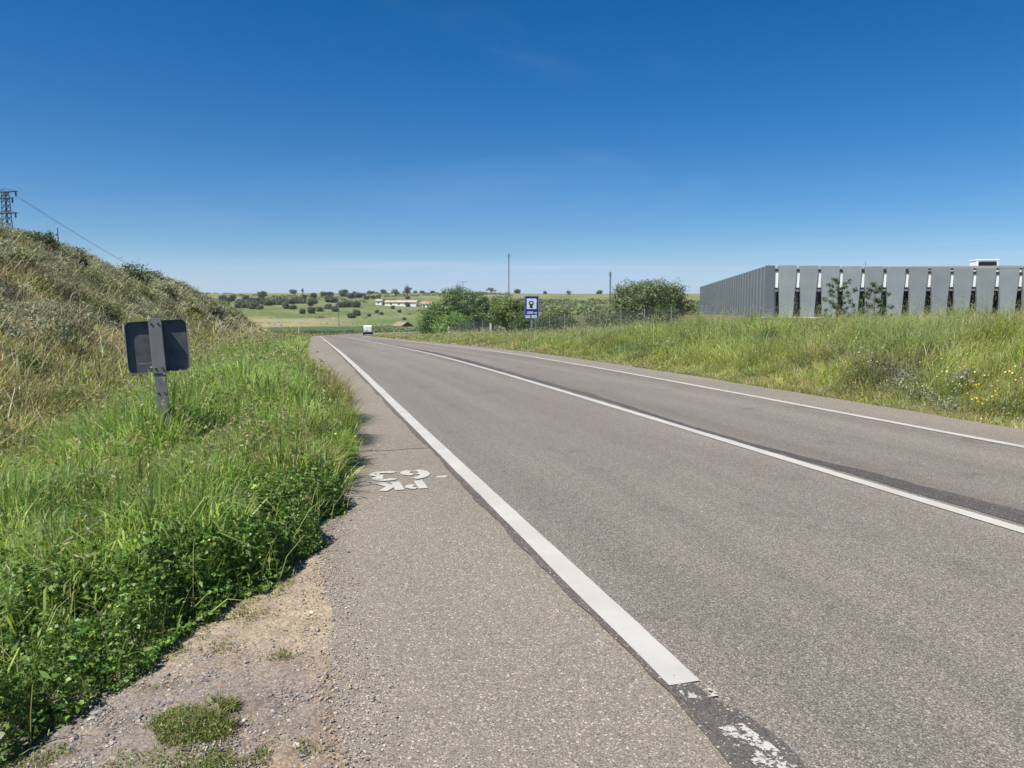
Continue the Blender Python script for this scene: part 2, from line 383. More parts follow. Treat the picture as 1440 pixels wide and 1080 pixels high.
# ------------------------------------------------------------------ the ground sheet
def build_ground():
    def axis(segs):
        out = []
        for a, b, d in segs: out.append(np.arange(a, b-1e-6, d))
        return np.concatenate(out+[[segs[-1][1]]])
    xs = axis([(-900, -300, 60), (-300, -100, 14), (-100, -36, 4), (-36, -13, .8), (-13, -3, .4), (-3, 1.5, .17), (1.5, 9, .5), (9, 20, .4), (20, 60, 1.2), (60, 140, 3), (140, 400, 10), (400, 1200, 45)])
    ys = axis([(-40, -6, 4), (-6, 1, 1), (1, 9, .22), (9, 40, .5), (40, 120, 1.2), (120, 260, 1.8), (260, 480, 5), (480, 800, 9), (800, 1700, 60)])
    X, Y = np.meshgrid(xs, ys)
    Z = ground_z(X, Y, True)
    s, t = st(X, Y); x = X.ravel(); y = Y.ravel(); D = np.hypot(x, y)
    # real ground colours: bare soil and litter near, pasture and a crop far
    n1 = vnoise(x, y, 60, 11); n2 = vnoise(x, y, 18, 12); n3 = vnoise(x, y, 5, 13); n4 = vnoise(x, y, 150, 14)
    def mixc(a, b, w): return a*(1-w[:, None])+np.array(b)[None]*w[:, None]
    c = np.tile(np.array([[.15, .15, .06]]), (len(x), 1))                       # litter under grass
    bankw = sm(LP-t, 2.5, 5)*(t < 0)*(1-sm(s, 130, 156))
    c = mixc(c, (.27, .225, .125), bankw)
    past = np.array([.175, .20, .085])
    cf = np.tile(past, (len(x), 1))
    cf = mixc(cf, (.22, .225, .085), sm(n1, .42, .75)); cf = mixc(cf, (.105, .155, .045), sm(n2, .42, .75)*.85); cf = mixc(cf, (.14, .165, .06), sm(vnoise(x, y, 7, 15), .5, .8)*.7)
    cf = mixc(cf, (.27, .235, .125), sm(n3*.4+n4*.6, .58, .74)*.7)
    az = np.arctan2(x, y)
    # dark green crop and a pale strip of stubble, left of the road's end
    crop = sm(az, rad(-9), rad(-7.2))*(1-sm(az, rad(6.5), rad(9)))*sm(D, 196, 203)*(1-sm(D-60*az, 248, 252))
    cf = mixc(cf, (.075, .12, .05), crop)
    stub = (1-sm(az, rad(1), rad(5)))*sm(D-60*az, 252, 256)*(1-sm(D-90*az, 306, 318))*sm(az, rad(-14), rad(-9))
    cf = mixc(cf, (.33, .28, .16), stub*.75)
    ridge = sm(D, 520, 600); cf = mixc(cf, (.21, .22, .08), ridge*(.45+.4*n2))
    scrub = sm(az, rad(14), rad(20))*sm(D, 180, 260)
    cf = mixc(cf, (.17, .185, .075), scrub*.6*sm(n2, .3, .7))
    c = mixc(c, (0, 0, 0), sm(D, 95, 150))+cf*sm(D, 95, 150)[:, None]
    c = c*(.88+.24*RNG.random(len(x)))[:, None]
    ny, nx = X.shape; i = np.arange(nx*ny).reshape(ny, nx)
    q = np.stack([i[:-1, :-1], i[:-1, 1:], i[1:, 1:], i[1:, :-1]], -1).reshape(-1, 4)
    m, nt, p = mat('soil_and_pasture'); L = nt.links.new
    at = N(nt, 'ShaderNodeAttribute', attribute_name='Col'); tc = N(nt, 'ShaderNodeTexCoord')
    a = N(nt, 'ShaderNodeTexNoise', Scale=.35, Detail=9.0, Roughness=.68); L(tc.outputs['Object'], a.inputs['Vector'])
    b = N(nt, 'ShaderNodeTexNoise', Scale=14.0, Detail=5.0); L(tc.outputs['Object'], b.inputs['Vector'])
    ad = N(nt, 'ShaderNodeMath', operation='ADD'); L(a.outputs['Fac'], ad.inputs[0]); L(b.outputs['Fac'], ad.inputs[1])
    mr = N(nt, 'ShaderNodeMapRange'); mr.inputs[1].default_value = .7; mr.inputs[2].default_value = 1.3; mr.inputs[3].default_value = .66; mr.inputs[4].default_value = 1.36
    L(ad.outputs[0], mr.inputs[0]); hv = N(nt, 'ShaderNodeHueSaturation'); L(at.outputs['Color'], hv.inputs['Color']); L(mr.outputs[0], hv.inputs['Value'])
    L(hv.outputs[0], p.inputs['Base Color']); p.inputs['Roughness'].default_value = 1; p.inputs['Specular IOR Level'].default_value = .1
    bp = N(nt, 'ShaderNodeBump', Strength=.6, Distance=.05); L(b.outputs['Fac'], bp.inputs['Height']); L(bp.outputs[0], p.inputs['Normal'])
    o = np_mesh('ground', np.stack([x, y, Z.ravel()], 1), q, None, c, m, smooth=True)
    tag(o, 'grassy ground rolling from the road verge up to the far hill', None, None, 'structure')
build_ground()

# ------------------------------------------------------------------ road sheets and markings
def frame_at(s):
    x = np.interp(s, SS, CL[:, 0]); y = np.interp(s, SS, CL[:, 1]); h = np.interp(s, SS, CL[:, 2]); return x, y, h

def ribbon(name, t0, t1, s0, s1, lift, material, ds=1.0, label=None, skirt=0, j0=0, j1=0, seed=1, cols=1, kind='structure'):
    """a strip of surface along the road; t0,t1 are numbers or functions of s; j0,j1 ragged the edges"""
    s = np.arange(s0, s1+1e-6, ds)
    f = lambda t: (t(s) if callable(t) else np.full(len(s), t))
    a, b = f(t0), f(t1)
    if j0: a = a+(vnoise(s, s*0, .8, seed)-.5)*2*j0+(vnoise(s, s*0, .17, seed+5)-.5)*j0
    if j1: b = b+(vnoise(s, s*0, .8, seed+9)-.5)*2*j1+(vnoise(s, s*0, .17, seed+7)-.5)*j1
    x, y, h = frame_at(s); z = road_z(s)+lift
    ts = [a*(1-k/cols)+b*k/cols for k in range(cols+1)]; zs = [z]*(cols+1)
    if skirt: ts = [a]+ts+[b]; zs = [z-skirt]+zs+[z-skirt]
    V = np.stack([np.stack([x+t*np.cos(h), y-t*np.sin(h), zz], 1) for t, zz in zip(ts, zs)], 1)
    n = len(ts); i = np.arange(len(s)*n).reshape(len(s), n)
    q = np.stack([i[:-1, :-1], i[:-1, 1:], i[1:, 1:], i[1:, :-1]], -1).reshape(-1, 4)
    o = np_mesh(name, V.reshape(-1, 3), q, None, None, material)
    tag(o, label, None, None, kind); return o

ribbon('hard_shoulder', LP, -3.45, -12, 300, 0.0, M['shoulder'], .05, 'pale gravelly asphalt shoulder left of the road', .1, .06, 0, 3)
ribbon('hard_shoulder', 3.05, RP, -12, 300, 0.0, M['shoulder'], .25, 'narrow pale asphalt shoulder along the right verge', .1, 0, .05, 4)
ribbon('road', -3.52, 3.20, -12, 300, .006, M['road'], 1.0, 'worn grey asphalt carriageway bending right in the distance', .03, 0, .0, 6)
ribbon('bitumen_strip', lambda s: -3.602+.012*np.sin(s*.9)+.01*np.sin(s*2.3+1), -3.44, -3, 70, .010, M['seal'], .04, 'dark bitumen seam beside the left edge line', 0, .028, 0, 21)
ribbon('bitumen_strip', lambda s: -3.625+.03*np.sin(s*3), lambda s: np.interp(s, [1, 2.2, 2.5, 2.75], [-3.36, -3.37, -3.38, -3.46])+.012*np.sin(s*9), -3, 2.75, .014, M['tar'], .03, 'dark tar strip under the worn end of the edge line', 0, .05, .04, 41)
def band_edge(s): return .085+np.interp(s, [-5, 3.5, 4.4, 5.2, 6.3, 7.2, 7.6, 8.2, 9.2, 11, 14, 18, 24, 30, 36, 44, 56], [.52, .48, .43, .38, .27, .20, .16, .12, .10, .22, .30, .22, .34, .40, .34, .18, .0])
ribbon('tar_band', lambda s: np.minimum(.06+.30*(band_edge(s)-.085), band_edge(s)-.02), band_edge, 0, 56, .010, M['skid'], .06, 'dark tar band along the centre line', 0, .05, .04, 8)
ribbon('road_marking', -3.55, -3.40, 2.76, 300, .013, M['paint'], .05, 'solid white edge line on the left', 0, .005, .005, 61)
ribbon('road_marking', -3.52, -3.41, 1.0, 2.42, .0165, M['paint_worn'], .03, 'chipped remains of white edge line', 0, .04, .04, 15)
ribbon('road_marking', -3.53, -3.41, 2.62, 2.76, .0165, M['paint_worn'], .02, 'flaking scrap of white paint below the edge line', 0, .05, .05, 18)
ribbon('road_marking', -.068, .068, -8, 300, .013, M['paint'], .1, 'solid white line along the middle of the road', 0, .005, .005, 63)
ribbon('road_marking', 3.06, 3.20, -8, 300, .013, M['paint'], .1, 'solid white edge line on the right', 0, .005, .005, 65)

# transverse crack in the shoulder, the stencilled kilometre mark
mb = MB(); xs_ = np.linspace(.65, 1.45, 16)
yc = 8.62+np.cumsum(RNG.normal(0, .008, 16))
mb.v = [(x, y-.008, .004) for x, y in zip(xs_, yc)]+[(x, y+.008+.006*random.random(), .004) for x, y in zip(xs_, yc)]
mb.f = [(i, i+1, 17+i, 16+i) for i in range(15)]; mb.m = [0]*15
tag(mb.build('crack_line', M['seal']), 'thin dark crack across the shoulder', None, None, 'structure')

def text_mesh(name, body, size, offset, material, parent=None, extrude=0.0, sx=1.0):
    cu = bpy.data.curves.new(name, 'FONT'); cu.body = body; cu.size = size; cu.offset = offset; cu.align_x = 'CENTER'; cu.extrude = extrude
    o = bpy.data.objects.new(name, cu); COL.objects.link(o)
    dg = bpy.context.evaluated_depsgraph_get(); me = bpy.data.meshes.new_from_object(o.evaluated_get(dg)); me.name = name
    bpy.data.objects.remove(o)
    for v in me.vertices: v.co.x *= sx
    me.materials.clear(); me.materials.append(material)
    r = bpy.data.objects.new(name, me); COL.objects.link(r)
    if parent: r.parent = parent
    return r
def stroke(mb_, pts, w, z=.006):
    """a flat band of paint along a path"""
    P = [Vector((p[0], p[1])) for p in pts]; vs = []
    for i, p in enumerate(P):
        d = (P[min(i+1, len(P)-1)]-P[max(i-1, 0)]).normalized(); n_ = Vector((-d.y, d.x))*w/2
        vs += [(p.x+n_.x, p.y+n_.y, z), (p.x-n_.x, p.y-n_.y, z)]
    mb_.add(vs, [(2*i, 2*i+1, 2*i+3, 2*i+2) for i in range(len(P)-1)])
def arc(cx, cy, rx, ry, a0, a1, n=14): return [(cx+rx*math.cos(rad(a)), cy+ry*math.sin(rad(a))) for a in np.linspace(a0, a1, n)]
g = MB(); W = .102          # 63, stencil cut
stroke(g, arc(.145, .17, .095, .125, 110, 250, 12), W); stroke(g, arc(.145, .17, .095, .125, -70, 75, 10), W, .0062)
stroke(g, arc(.20, .24, .155, .255, 95, 190, 12), W, .0064)
stroke(g, [(.46+q[0]-.145, q[1]) for q in arc(.145, .395, .085, .095, 150, -75, 16)], W); stroke(g, [(.46+q[0]-.145, q[1]) for q in arc(.135, .155, .105, .105, 80, -160, 16)], W, .0062)
km = g.build('road_marking', M['paint_text']); km.scale = (.95, .80, 1); km.location = (1.24, 7.46, .002); km.rotation_euler = (0, 0, math.pi)
tag(km, 'white stencilled 63 upside down on the shoulder', None, None, 'structure')
g = MB(); W = .075           # PK
stroke(g, [(.05, 0), (.05, .40)], .085); stroke(g, arc(.10, .285, .075, .085, 80, -80, 10), W, .0062)
stroke(g, [(.27, 0), (.27, .40)], .085); stroke(g, [(.325, .19), (.43, .40)], .085, .0062); stroke(g, [(.325, .225), (.43, 0)], .085, .0064)
km = g.build('road_marking', M['paint_text']); km.scale = (.96, .82, 1); km.location = (1.13, 6.96, .002); km.rotation_euler = (0, 0, math.pi)
tag(km, 'white stencilled PK letters upside down on the shoulder', None, None, 'structure')
b = MB(); b.prism([(1.345+.06*math.cos(a)*(1+.15*math.sin(3*a)), 7.08+.03*math.sin(a)*(1+.2*math.cos(5*a))) for a in np.linspace(0, 2*math.pi, 18, endpoint=False)], .0, .006, axis='z')
tag(b.build('road_marking', M['paint_text']), 'small white paint splash right of the stencilled number', None, None, 'structure')

# ------------------------------------------------------------------ bare soil, gravel in the near left corner
def edge_x(y):
    """roots of the grass against the shoulder, near the camera"""
    return np.interp(y, [1, 2.6, 3.0, 3.3, 3.9, 4.8, 5.5, 6.2, 7.4, 8.4, 9.5, 12, 14, 20, 30, 200],
                        [-1.5, -1.35, -1.2, -.86, -.46, -.02, .18, .38, .5, .48, .56, .55, .2, .1, .02, -.05])

def build_dirt():
    xs = np.arange(-3.2, .30, .018); ys = np.arange(1.0, 6.6, .018); X, Y = np.meshgrid(xs, ys)
    Z = ground_z(X, Y)
    Z = np.where(X > .1, road_z(Y)-.02, Z)
    Z = Z+.014+.02*(vnoise(X, Y, .35, 31)-.5)+.012*(vnoise(X, Y, .08, 32)-.5)+.007*(vnoise(X, Y, .03, 33)-.5)
    Z = np.where(X > .04, np.minimum(Z, .003+.016*(vnoise(X, Y, .11, 34)-.5)+.014*(vnoise(X, Y, .035, 38)-.5)-.07*(X-.09)), Z)
    x, y = X.ravel(), Y.ravel()
    sand = np.array([.335, .265, .185]); grav = np.array([.21, .175, .145]); brown = np.array([.235, .18, .125])
    g = sm(y+.5*x+.5*(vnoise(x, y, .4, 35)-.5), 3.9, 3.0); br = sm(x, -.45, -.1)*sm(y, 3.5, 2.6)*vnoise(x, y, .3, 36)
    c = sand[None]*(1-g[:, None])+grav[None]*g[:, None]; c = c*(1-br[:, None])+brown[None]*br[:, None]
    c = c*(.86+.28*vnoise(x, y, .11, 37))[:, None]*(.9+.2*RNG.random(len(x)))[:, None]
    ny, nx = X.shape; i = np.arange(nx*ny).reshape(ny, nx)
    q = np.stack([i[:-1, :-1], i[:-1, 1:], i[1:, 1:], i[1:, :-1]], -1).reshape(-1, 4)
    m, nt, p = mat('sandy_soil'); L = nt.links.new
    at = N(nt, 'ShaderNodeAttribute', attribute_name='Col'); tc = N(nt, 'ShaderNodeTexCoord')
    v = N(nt, 'ShaderNodeTexVoronoi', Scale=95.0); L(tc.outputs['Object'], v.inputs['Vector'])
    sp = N(nt, 'ShaderNodeSeparateColor'); L(v.outputs['Color'], sp.inputs[0])
    mr = N(nt, 'ShaderNodeMapRange'); mr.inputs[3].default_value = .7; mr.inputs[4].default_value = 1.3; L(sp.outputs[0], mr.inputs[0])
    hv = N(nt, 'ShaderNodeHueSaturation'); L(at.outputs['Color'], hv.inputs['Color']); L(mr.outputs[0], hv.inputs['Value']); L(hv.outputs[0], p.inputs['Base Color'])
    p.inputs['Roughness'].default_value = .95; p.inputs['Specular IOR Level'].default_value = .15
    bp = N(nt, 'ShaderNodeBump', Strength=.5, Distance=.006, invert=True); L(v.outputs['Distance'], bp.inputs['Height']); L(bp.outputs[0], p.inputs['Normal'])
    o = np_mesh('dirt_path', np.stack([x, y, Z.ravel()], 1), q, None, c, m, smooth=True)
    tag(o, 'bare sandy soil and grit at the shoulder edge', None, None, 'structure')

def pick(pal, n, var=.18, w=None):
    pal = np.array(pal); c = pal[RNG.choice(len(pal), n, p=w)]
    return np.clip(c*np.exp(RNG.normal(0, var, (n, 1)))*np.exp(RNG.normal(0, .05, (n, 3))), 0, 1)

def ico():
    p = (1+5**.5)/2
    v = np.array([(-1, p, 0), (1, p, 0), (-1, -p, 0), (1, -p, 0), (0, -1, p), (0, 1, p), (0, -1, -p), (0, 1, -p), (p, 0, -1), (p, 0, 1), (-p, 0, -1), (-p, 0, 1)], float)
    f = np.array([(0, 11, 5), (0, 5, 1), (0, 1, 7), (0, 7, 10), (0, 10, 11), (1, 5, 9), (5, 11, 4), (11, 10, 2), (10, 7, 6), (7, 1, 8), (3, 9, 4), (3, 4, 2), (3, 2, 6), (3, 6, 8), (3, 8, 9), (4, 9, 5), (2, 4, 11), (6, 2, 10), (8, 6, 7), (9, 8, 1)])
    return v/np.linalg.norm(v[0]), f

def stones(name, P, r, col, material, label, kind='stuff'):
    v, f = ico(); n = len(P)
    R = r[:, None]*RNG.uniform(.6, 1.25, (n, 3))*np.array([1, 1, .7])
    V = v[None]*(1+RNG.normal(0, .22, (n, 12, 1)))*R[:, None]
    a = RNG.uniform(0, 6.28, n); ca, sa = np.cos(a)[:, None], np.sin(a)[:, None]
    V = np.stack([V[..., 0]*ca-V[..., 1]*sa, V[..., 0]*sa+V[..., 1]*ca, V[..., 2]], -1)+P[:, None]
    T = (f[None]+(np.arange(n)*12)[:, None, None]).reshape(-1, 3)
    o = np_mesh(name, V.reshape(-1, 3), None, T, np.repeat(col, 12, 0), material)
    tag(o, label, None, None, kind); return o

def build_gravel():
    n = 95000
    y = RNG.uniform(1.6, 6.2, n); x = RNG.uniform(-2.4, .42, n)
    w = np.clip(1.15-sm(y+.5*x, 2.7, 4.0), .16+.6*(x > 0), 1)*np.clip(.35+1.1*vnoise(x, y, .35, 41), 0, 1)*np.clip(1-(x-.08)/.36, 0, 1)**1.6
    k = (RNG.random(n) < w) & (x > edge_x(y)-.15); x, y = x[k], y[k]
    z = ground_z(x, y)+.014+.02*(vnoise(x, y, .35, 31)-.5); z = np.where(x > .05, .004, z)
    r = np.exp(RNG.normal(math.log(.0037), .45, len(x))); r = np.minimum(r, .017)
    pal = np.array([[.30, .28, .26], [.22, .21, .21], [.42, .38, .32], [.15, .145, .15], [.36, .25, .18], [.50, .47, .42], [.40, .20, .13]])
    c = pal[RNG.choice(7, len(x), p=[.3, .24, .14, .17, .07, .06, .02])]*RNG.uniform(.8, 1.2, (len(x), 1))
    k = (x > .02) & (RNG.random(len(x)) < .6); c[k] = pick([(.40, .32, .22), (.34, .28, .2), (.46, .39, .29)], int(k.sum()), .15); r = np.where(k, r*.8, r)
    m = leafy('stone_chips', 0.0, .85, .2)
    stones('gravel', np.stack([x, y, z+r*.05], 1), r, c, m, 'loose grey gravel and chips beside the shoulder')
build_dirt(); build_gravel()

# ------------------------------------------------------------------ vegetation generators
def in_view(x, y, pad=5):
    az = np.degrees(np.arctan2(x, y)); return (az > -19.4-pad) & (az < 56+pad) & (y > .5)

class Veg:
    """gathers blades and leaves of one mass of plants"""
    def __init__(s): s.V = []; s.Q = []; s.T = []; s.C = []; s.n = 0
    def _push(s, V, Q, T, C):
        s.V.append(V.reshape(-1, 3).astype(np.float32)); s.C.append(C.reshape(-1, 3).astype(np.float32))
        if Q is not None: s.Q.append((Q+s.n).reshape(-1, 4))
        if T is not None: s.T.append((T+s.n).reshape(-1, 3))
        s.n += V.reshape(-1, 3).shape[0]
    def blades(s, P, h, w, lean, col, droop=.3, yaw=None, tip=None):
        n = len(P)
        if n == 0: return
        yaw = RNG.uniform(0, 2*np.pi, n) if yaw is None else yaw
        d = np.stack([np.cos(yaw), np.sin(yaw), np.zeros(n)], 1)
        fa = yaw+np.pi/2+RNG.normal(0, .7, n); sd = np.stack([np.cos(fa), np.sin(fa), np.zeros(n)], 1)*(w/2)[:, None]
        up = np.array([0, 0, 1.0])[None]
        h = h[:, None]; le = lean[:, None]
        m1 = P+d*le*h*.22+up*h*.42; m2 = P+d*le*h*.62+up*h*(.80-.10*droop*le)
        tp = P+d*le*h*(1.0+.25*droop)+up*h*(1.0-.45*droop*le)
        V = np.stack([P-sd, P+sd, m1-sd*.95, m1+sd*.95, m2-sd*.62, m2+sd*.62, tp], 1)
        b = (np.arange(n)*7)[:, None]
        Q = np.stack([b+np.array([0, 1, 3, 2]), b+np.array([2, 3, 5, 4])], 1); T = b+np.array([4, 5, 6])
        C = np.repeat(col[:, None], 7, 1).copy()
        if tip is not None: C[:, 4:] = C[:, 4:]*.4+tip[:, None]*.6
        s._push(V, Q, T, C)
    def leaves(s, P, L, nrm, col, asp=.6):
        """diamond leaves at P, of length L, facing along nrm"""
        n = len(P)
        if n == 0: return
        nrm = nrm/np.maximum(np.linalg.norm(nrm, axis=1, keepdims=True), 1e-6)
        r = RNG.normal(0, 1, (n, 3)); a = np.cross(nrm, r); a /= np.maximum(np.linalg.norm(a, axis=1, keepdims=True), 1e-6)
        b = np.cross(nrm, a); L = L[:, None]
        V = np.stack([P-a*L*.5, P+b*L*asp*.5+nrm*L*.06, P+a*L*.5-nrm*L*.1, P-b*L*asp*.5+nrm*L*.06], 1)
        Q = (np.arange(n)*4)[:, None]+np.array([0, 1, 2, 3])
        s._push(V, Q, None, np.repeat(col[:, None], 4, 1))
    def build(s, name, material, label=None, kind='stuff', parent=None):
        o = np_mesh(name, np.concatenate(s.V), np.concatenate(s.Q) if s.Q else None, np.concatenate(s.T) if s.T else None, np.concatenate(s.C), material, parent, smooth=True)
        tag(o, label, None, None, kind); return o

FRESH = [(.26, .385, .085), (.34, .455, .125), (.195, .325, .066), (.41, .49, .19), (.24, .365, .12)]
OLIVE = [(.20, .235, .06), (.265, .27, .08), (.165, .205, .055), (.31, .285, .11)]
STRAW = [(.50, .41, .23), (.58, .50, .31), (.42, .35, .18), (.36, .32, .16), (.48, .44, .28)]
SAGE = [(.30, .33, .20), (.36, .38, .25), (.25, .275, .16), (.33, .325, .20)]
DARKG = [(.045, .085, .022), (.06, .105, .028), (.04, .07, .02), (.075, .12, .035)]

def scatter(area_fn, n):
    x, y = area_fn(n); k = in_view(x, y); return x[k], y[k]

def green_verge():
    """fresh tall grass between the shoulder and the bank"""
    g = Veg()
    for (y0, y1, dens, w0, hh) in ((3.0, 6, 3100, .0125, .60), (6, 9, 3200, .0145, .64), (9, 14, 1900, .018, .76), (14, 24, 800, .023, .74), (24, 45, 330, .034, .70), (45, 80, 130, .055, .6), (80, 146, 55, .09, .45)):
        xl = -5.0 if y0 < 40 else -4.2
        n = int((y1-y0)*(.6-xl)*dens); y = RNG.uniform(y0, y1, n); x = RNG.uniform(xl, .6, n)+(np.interp(y, CL[:160, 1], CL[:160, 0])-5.04)
        e = edge_x(y)+(np.interp(y, CL[:160, 1], CL[:160, 0])-5.04)+(vnoise(x, y, .5, 51)-.5)*.25
        inner = e-x
        # taller inside, low at the edge; fewer far up the bank; the near strip belongs to broad leaves
        k = in_view(x, y) & (inner > 0) & (RNG.random(n) < np.clip(.30+inner*.9, 0, 1)*np.clip(1.2-(inner-2.5)/1.3, .03, 1))
        if y1 <= 9: k &= RNG.random(n) < np.clip(.07+sm(inner+.55*(y-4.4)+1.2*(vnoise(x, y, .6, 52)-.5), .35, 1.6), .05, 1)*(.45+.55*sm(inner, .05, .3))
        x, y, inner = x[k], y[k], inner[k]; m = len(x)
        cl = vnoise(x, y, .55, 53)
        h = hh*(.45+.55*sm(inner, .0, np.where(y > 6.5, .35, 1.1)))*RNG.uniform(.45, 1.2, m)*(.55+.8*cl)*(1-.35*sm(inner, 2.2, 3.4))
        h = h*(1-.5*np.exp(-((x+1.15)/.45)**2-((y-6.9)/.75)**2))
        c = pick(FRESH, m, .2); o = RNG.random(m) < .05+.30*(vnoise(x, y, 1.8, 54) > .68)+.10*sm(y, 30, 80)+.6*sm(inner, 2.4, 3.6); c[o] = pick(OLIVE+STRAW[:1], int(o.sum()))
        c = c*(.72+.55*vnoise(x, y, .6, 55))[:, None]
        g.blades(np.stack([x, y, ground_z(x, y)-.02], 1), h, w0*RNG.uniform(.6, 1.5, m), np.abs(RNG.normal(.42, .28, m)), c, .75, vnoise(x, y, .45, 56)*9+RNG.normal(0, .8, m))
        # flowering stems with nodding heads
        ns = int(m*(.018 if y0 < 20 else .02)); j = RNG.choice(m, ns, replace=False)
        P = np.stack([x[j], y[j], ground_z(x[j], y[j])], 1); hs = h[j]*1.15+.10; yw = RNG.normal(.3, .9, ns); ln = np.abs(RNG.normal(.16, .1, ns))
        sc = pick([(.22, .26, .08), (.30, .29, .12)], ns)
        g.blades(P, hs, np.full(ns, w0*.45), ln, sc, .1, yw)
        tipP = P+np.stack([np.cos(yw)*ln*hs, np.sin(yw)*ln*hs, hs*.97], 1)
        for q in range(5):
            o = RNG.normal(0, .5, (ns, 3))*np.array([.03, .03, .05])*(1 if y0 < 14 else 1.8)-np.array([0, 0, .012*q])
            g.leaves(tipP+o, np.full(ns, w0*3.2), RNG.normal(0, 1, (ns, 3)), pick([(.34, .34, .15), (.28, .31, .11), (.40, .37, .2)], ns), .35)
    for (cx, cy, r_, hh_, n_, pal) in ((.42, 11.2, .45, .75, 2600, OLIVE+STRAW[2:4]), (.30, 13.4, .5, .75, 2200, OLIVE), (.45, 9.4, .35, .6, 1600, FRESH+OLIVE), (.10, 15.5, .5, .7, 1800, OLIVE+FRESH), (.0, 19, .6, .7, 1500, OLIVE+FRESH), (.42, 8.0, .22, .42, 900, FRESH[:3]), (-.05, 25, .6, .65, 1200, OLIVE)):
        a = RNG.uniform(0, 6.28, n_); q = np.sqrt(RNG.random(n_))*r_; xx = cx+q*np.cos(a)*.6; yy = cy+q*np.sin(a)*1.6
        P = np.stack([xx, yy, np.where(xx > .1, road_z(yy)-.03, ground_z(xx, yy))], 1); h = hh_*RNG.uniform(.5, 1.15, n_)*(1.1-.4*q/r_)
        c = pick(pal, n_, .22); g.blades(P, h, np.full(n_, .006+.0006*cy), np.abs(RNG.normal(.35, .25, n_)), c, .4, RNG.normal(0, 1.8, n_))
        tp = P+np.stack([RNG.normal(0, .08, n_), RNG.normal(0, .08, n_), h*RNG.uniform(.5, 1.0, n_)], 1)
        g.leaves(tp, np.full(n_, .010+.0011*cy)*RNG.uniform(.6, 1.6, n_), RNG.normal(0, 1, (n_, 3)), pick(pal+[(.40, .33, .13)], n_, .2), .5)
        j = RNG.choice(n_, n_//60); g.leaves(tp[j]+np.array([0, 0, .05]), np.full(len(j), .03), RNG.normal(0, 1, (len(j), 3)), pick([(.75, .55, .05)], len(j)), .9)
    g.build('tall_grass', M['grass'], 'tall fresh green grass on the verge beside the shoulder')

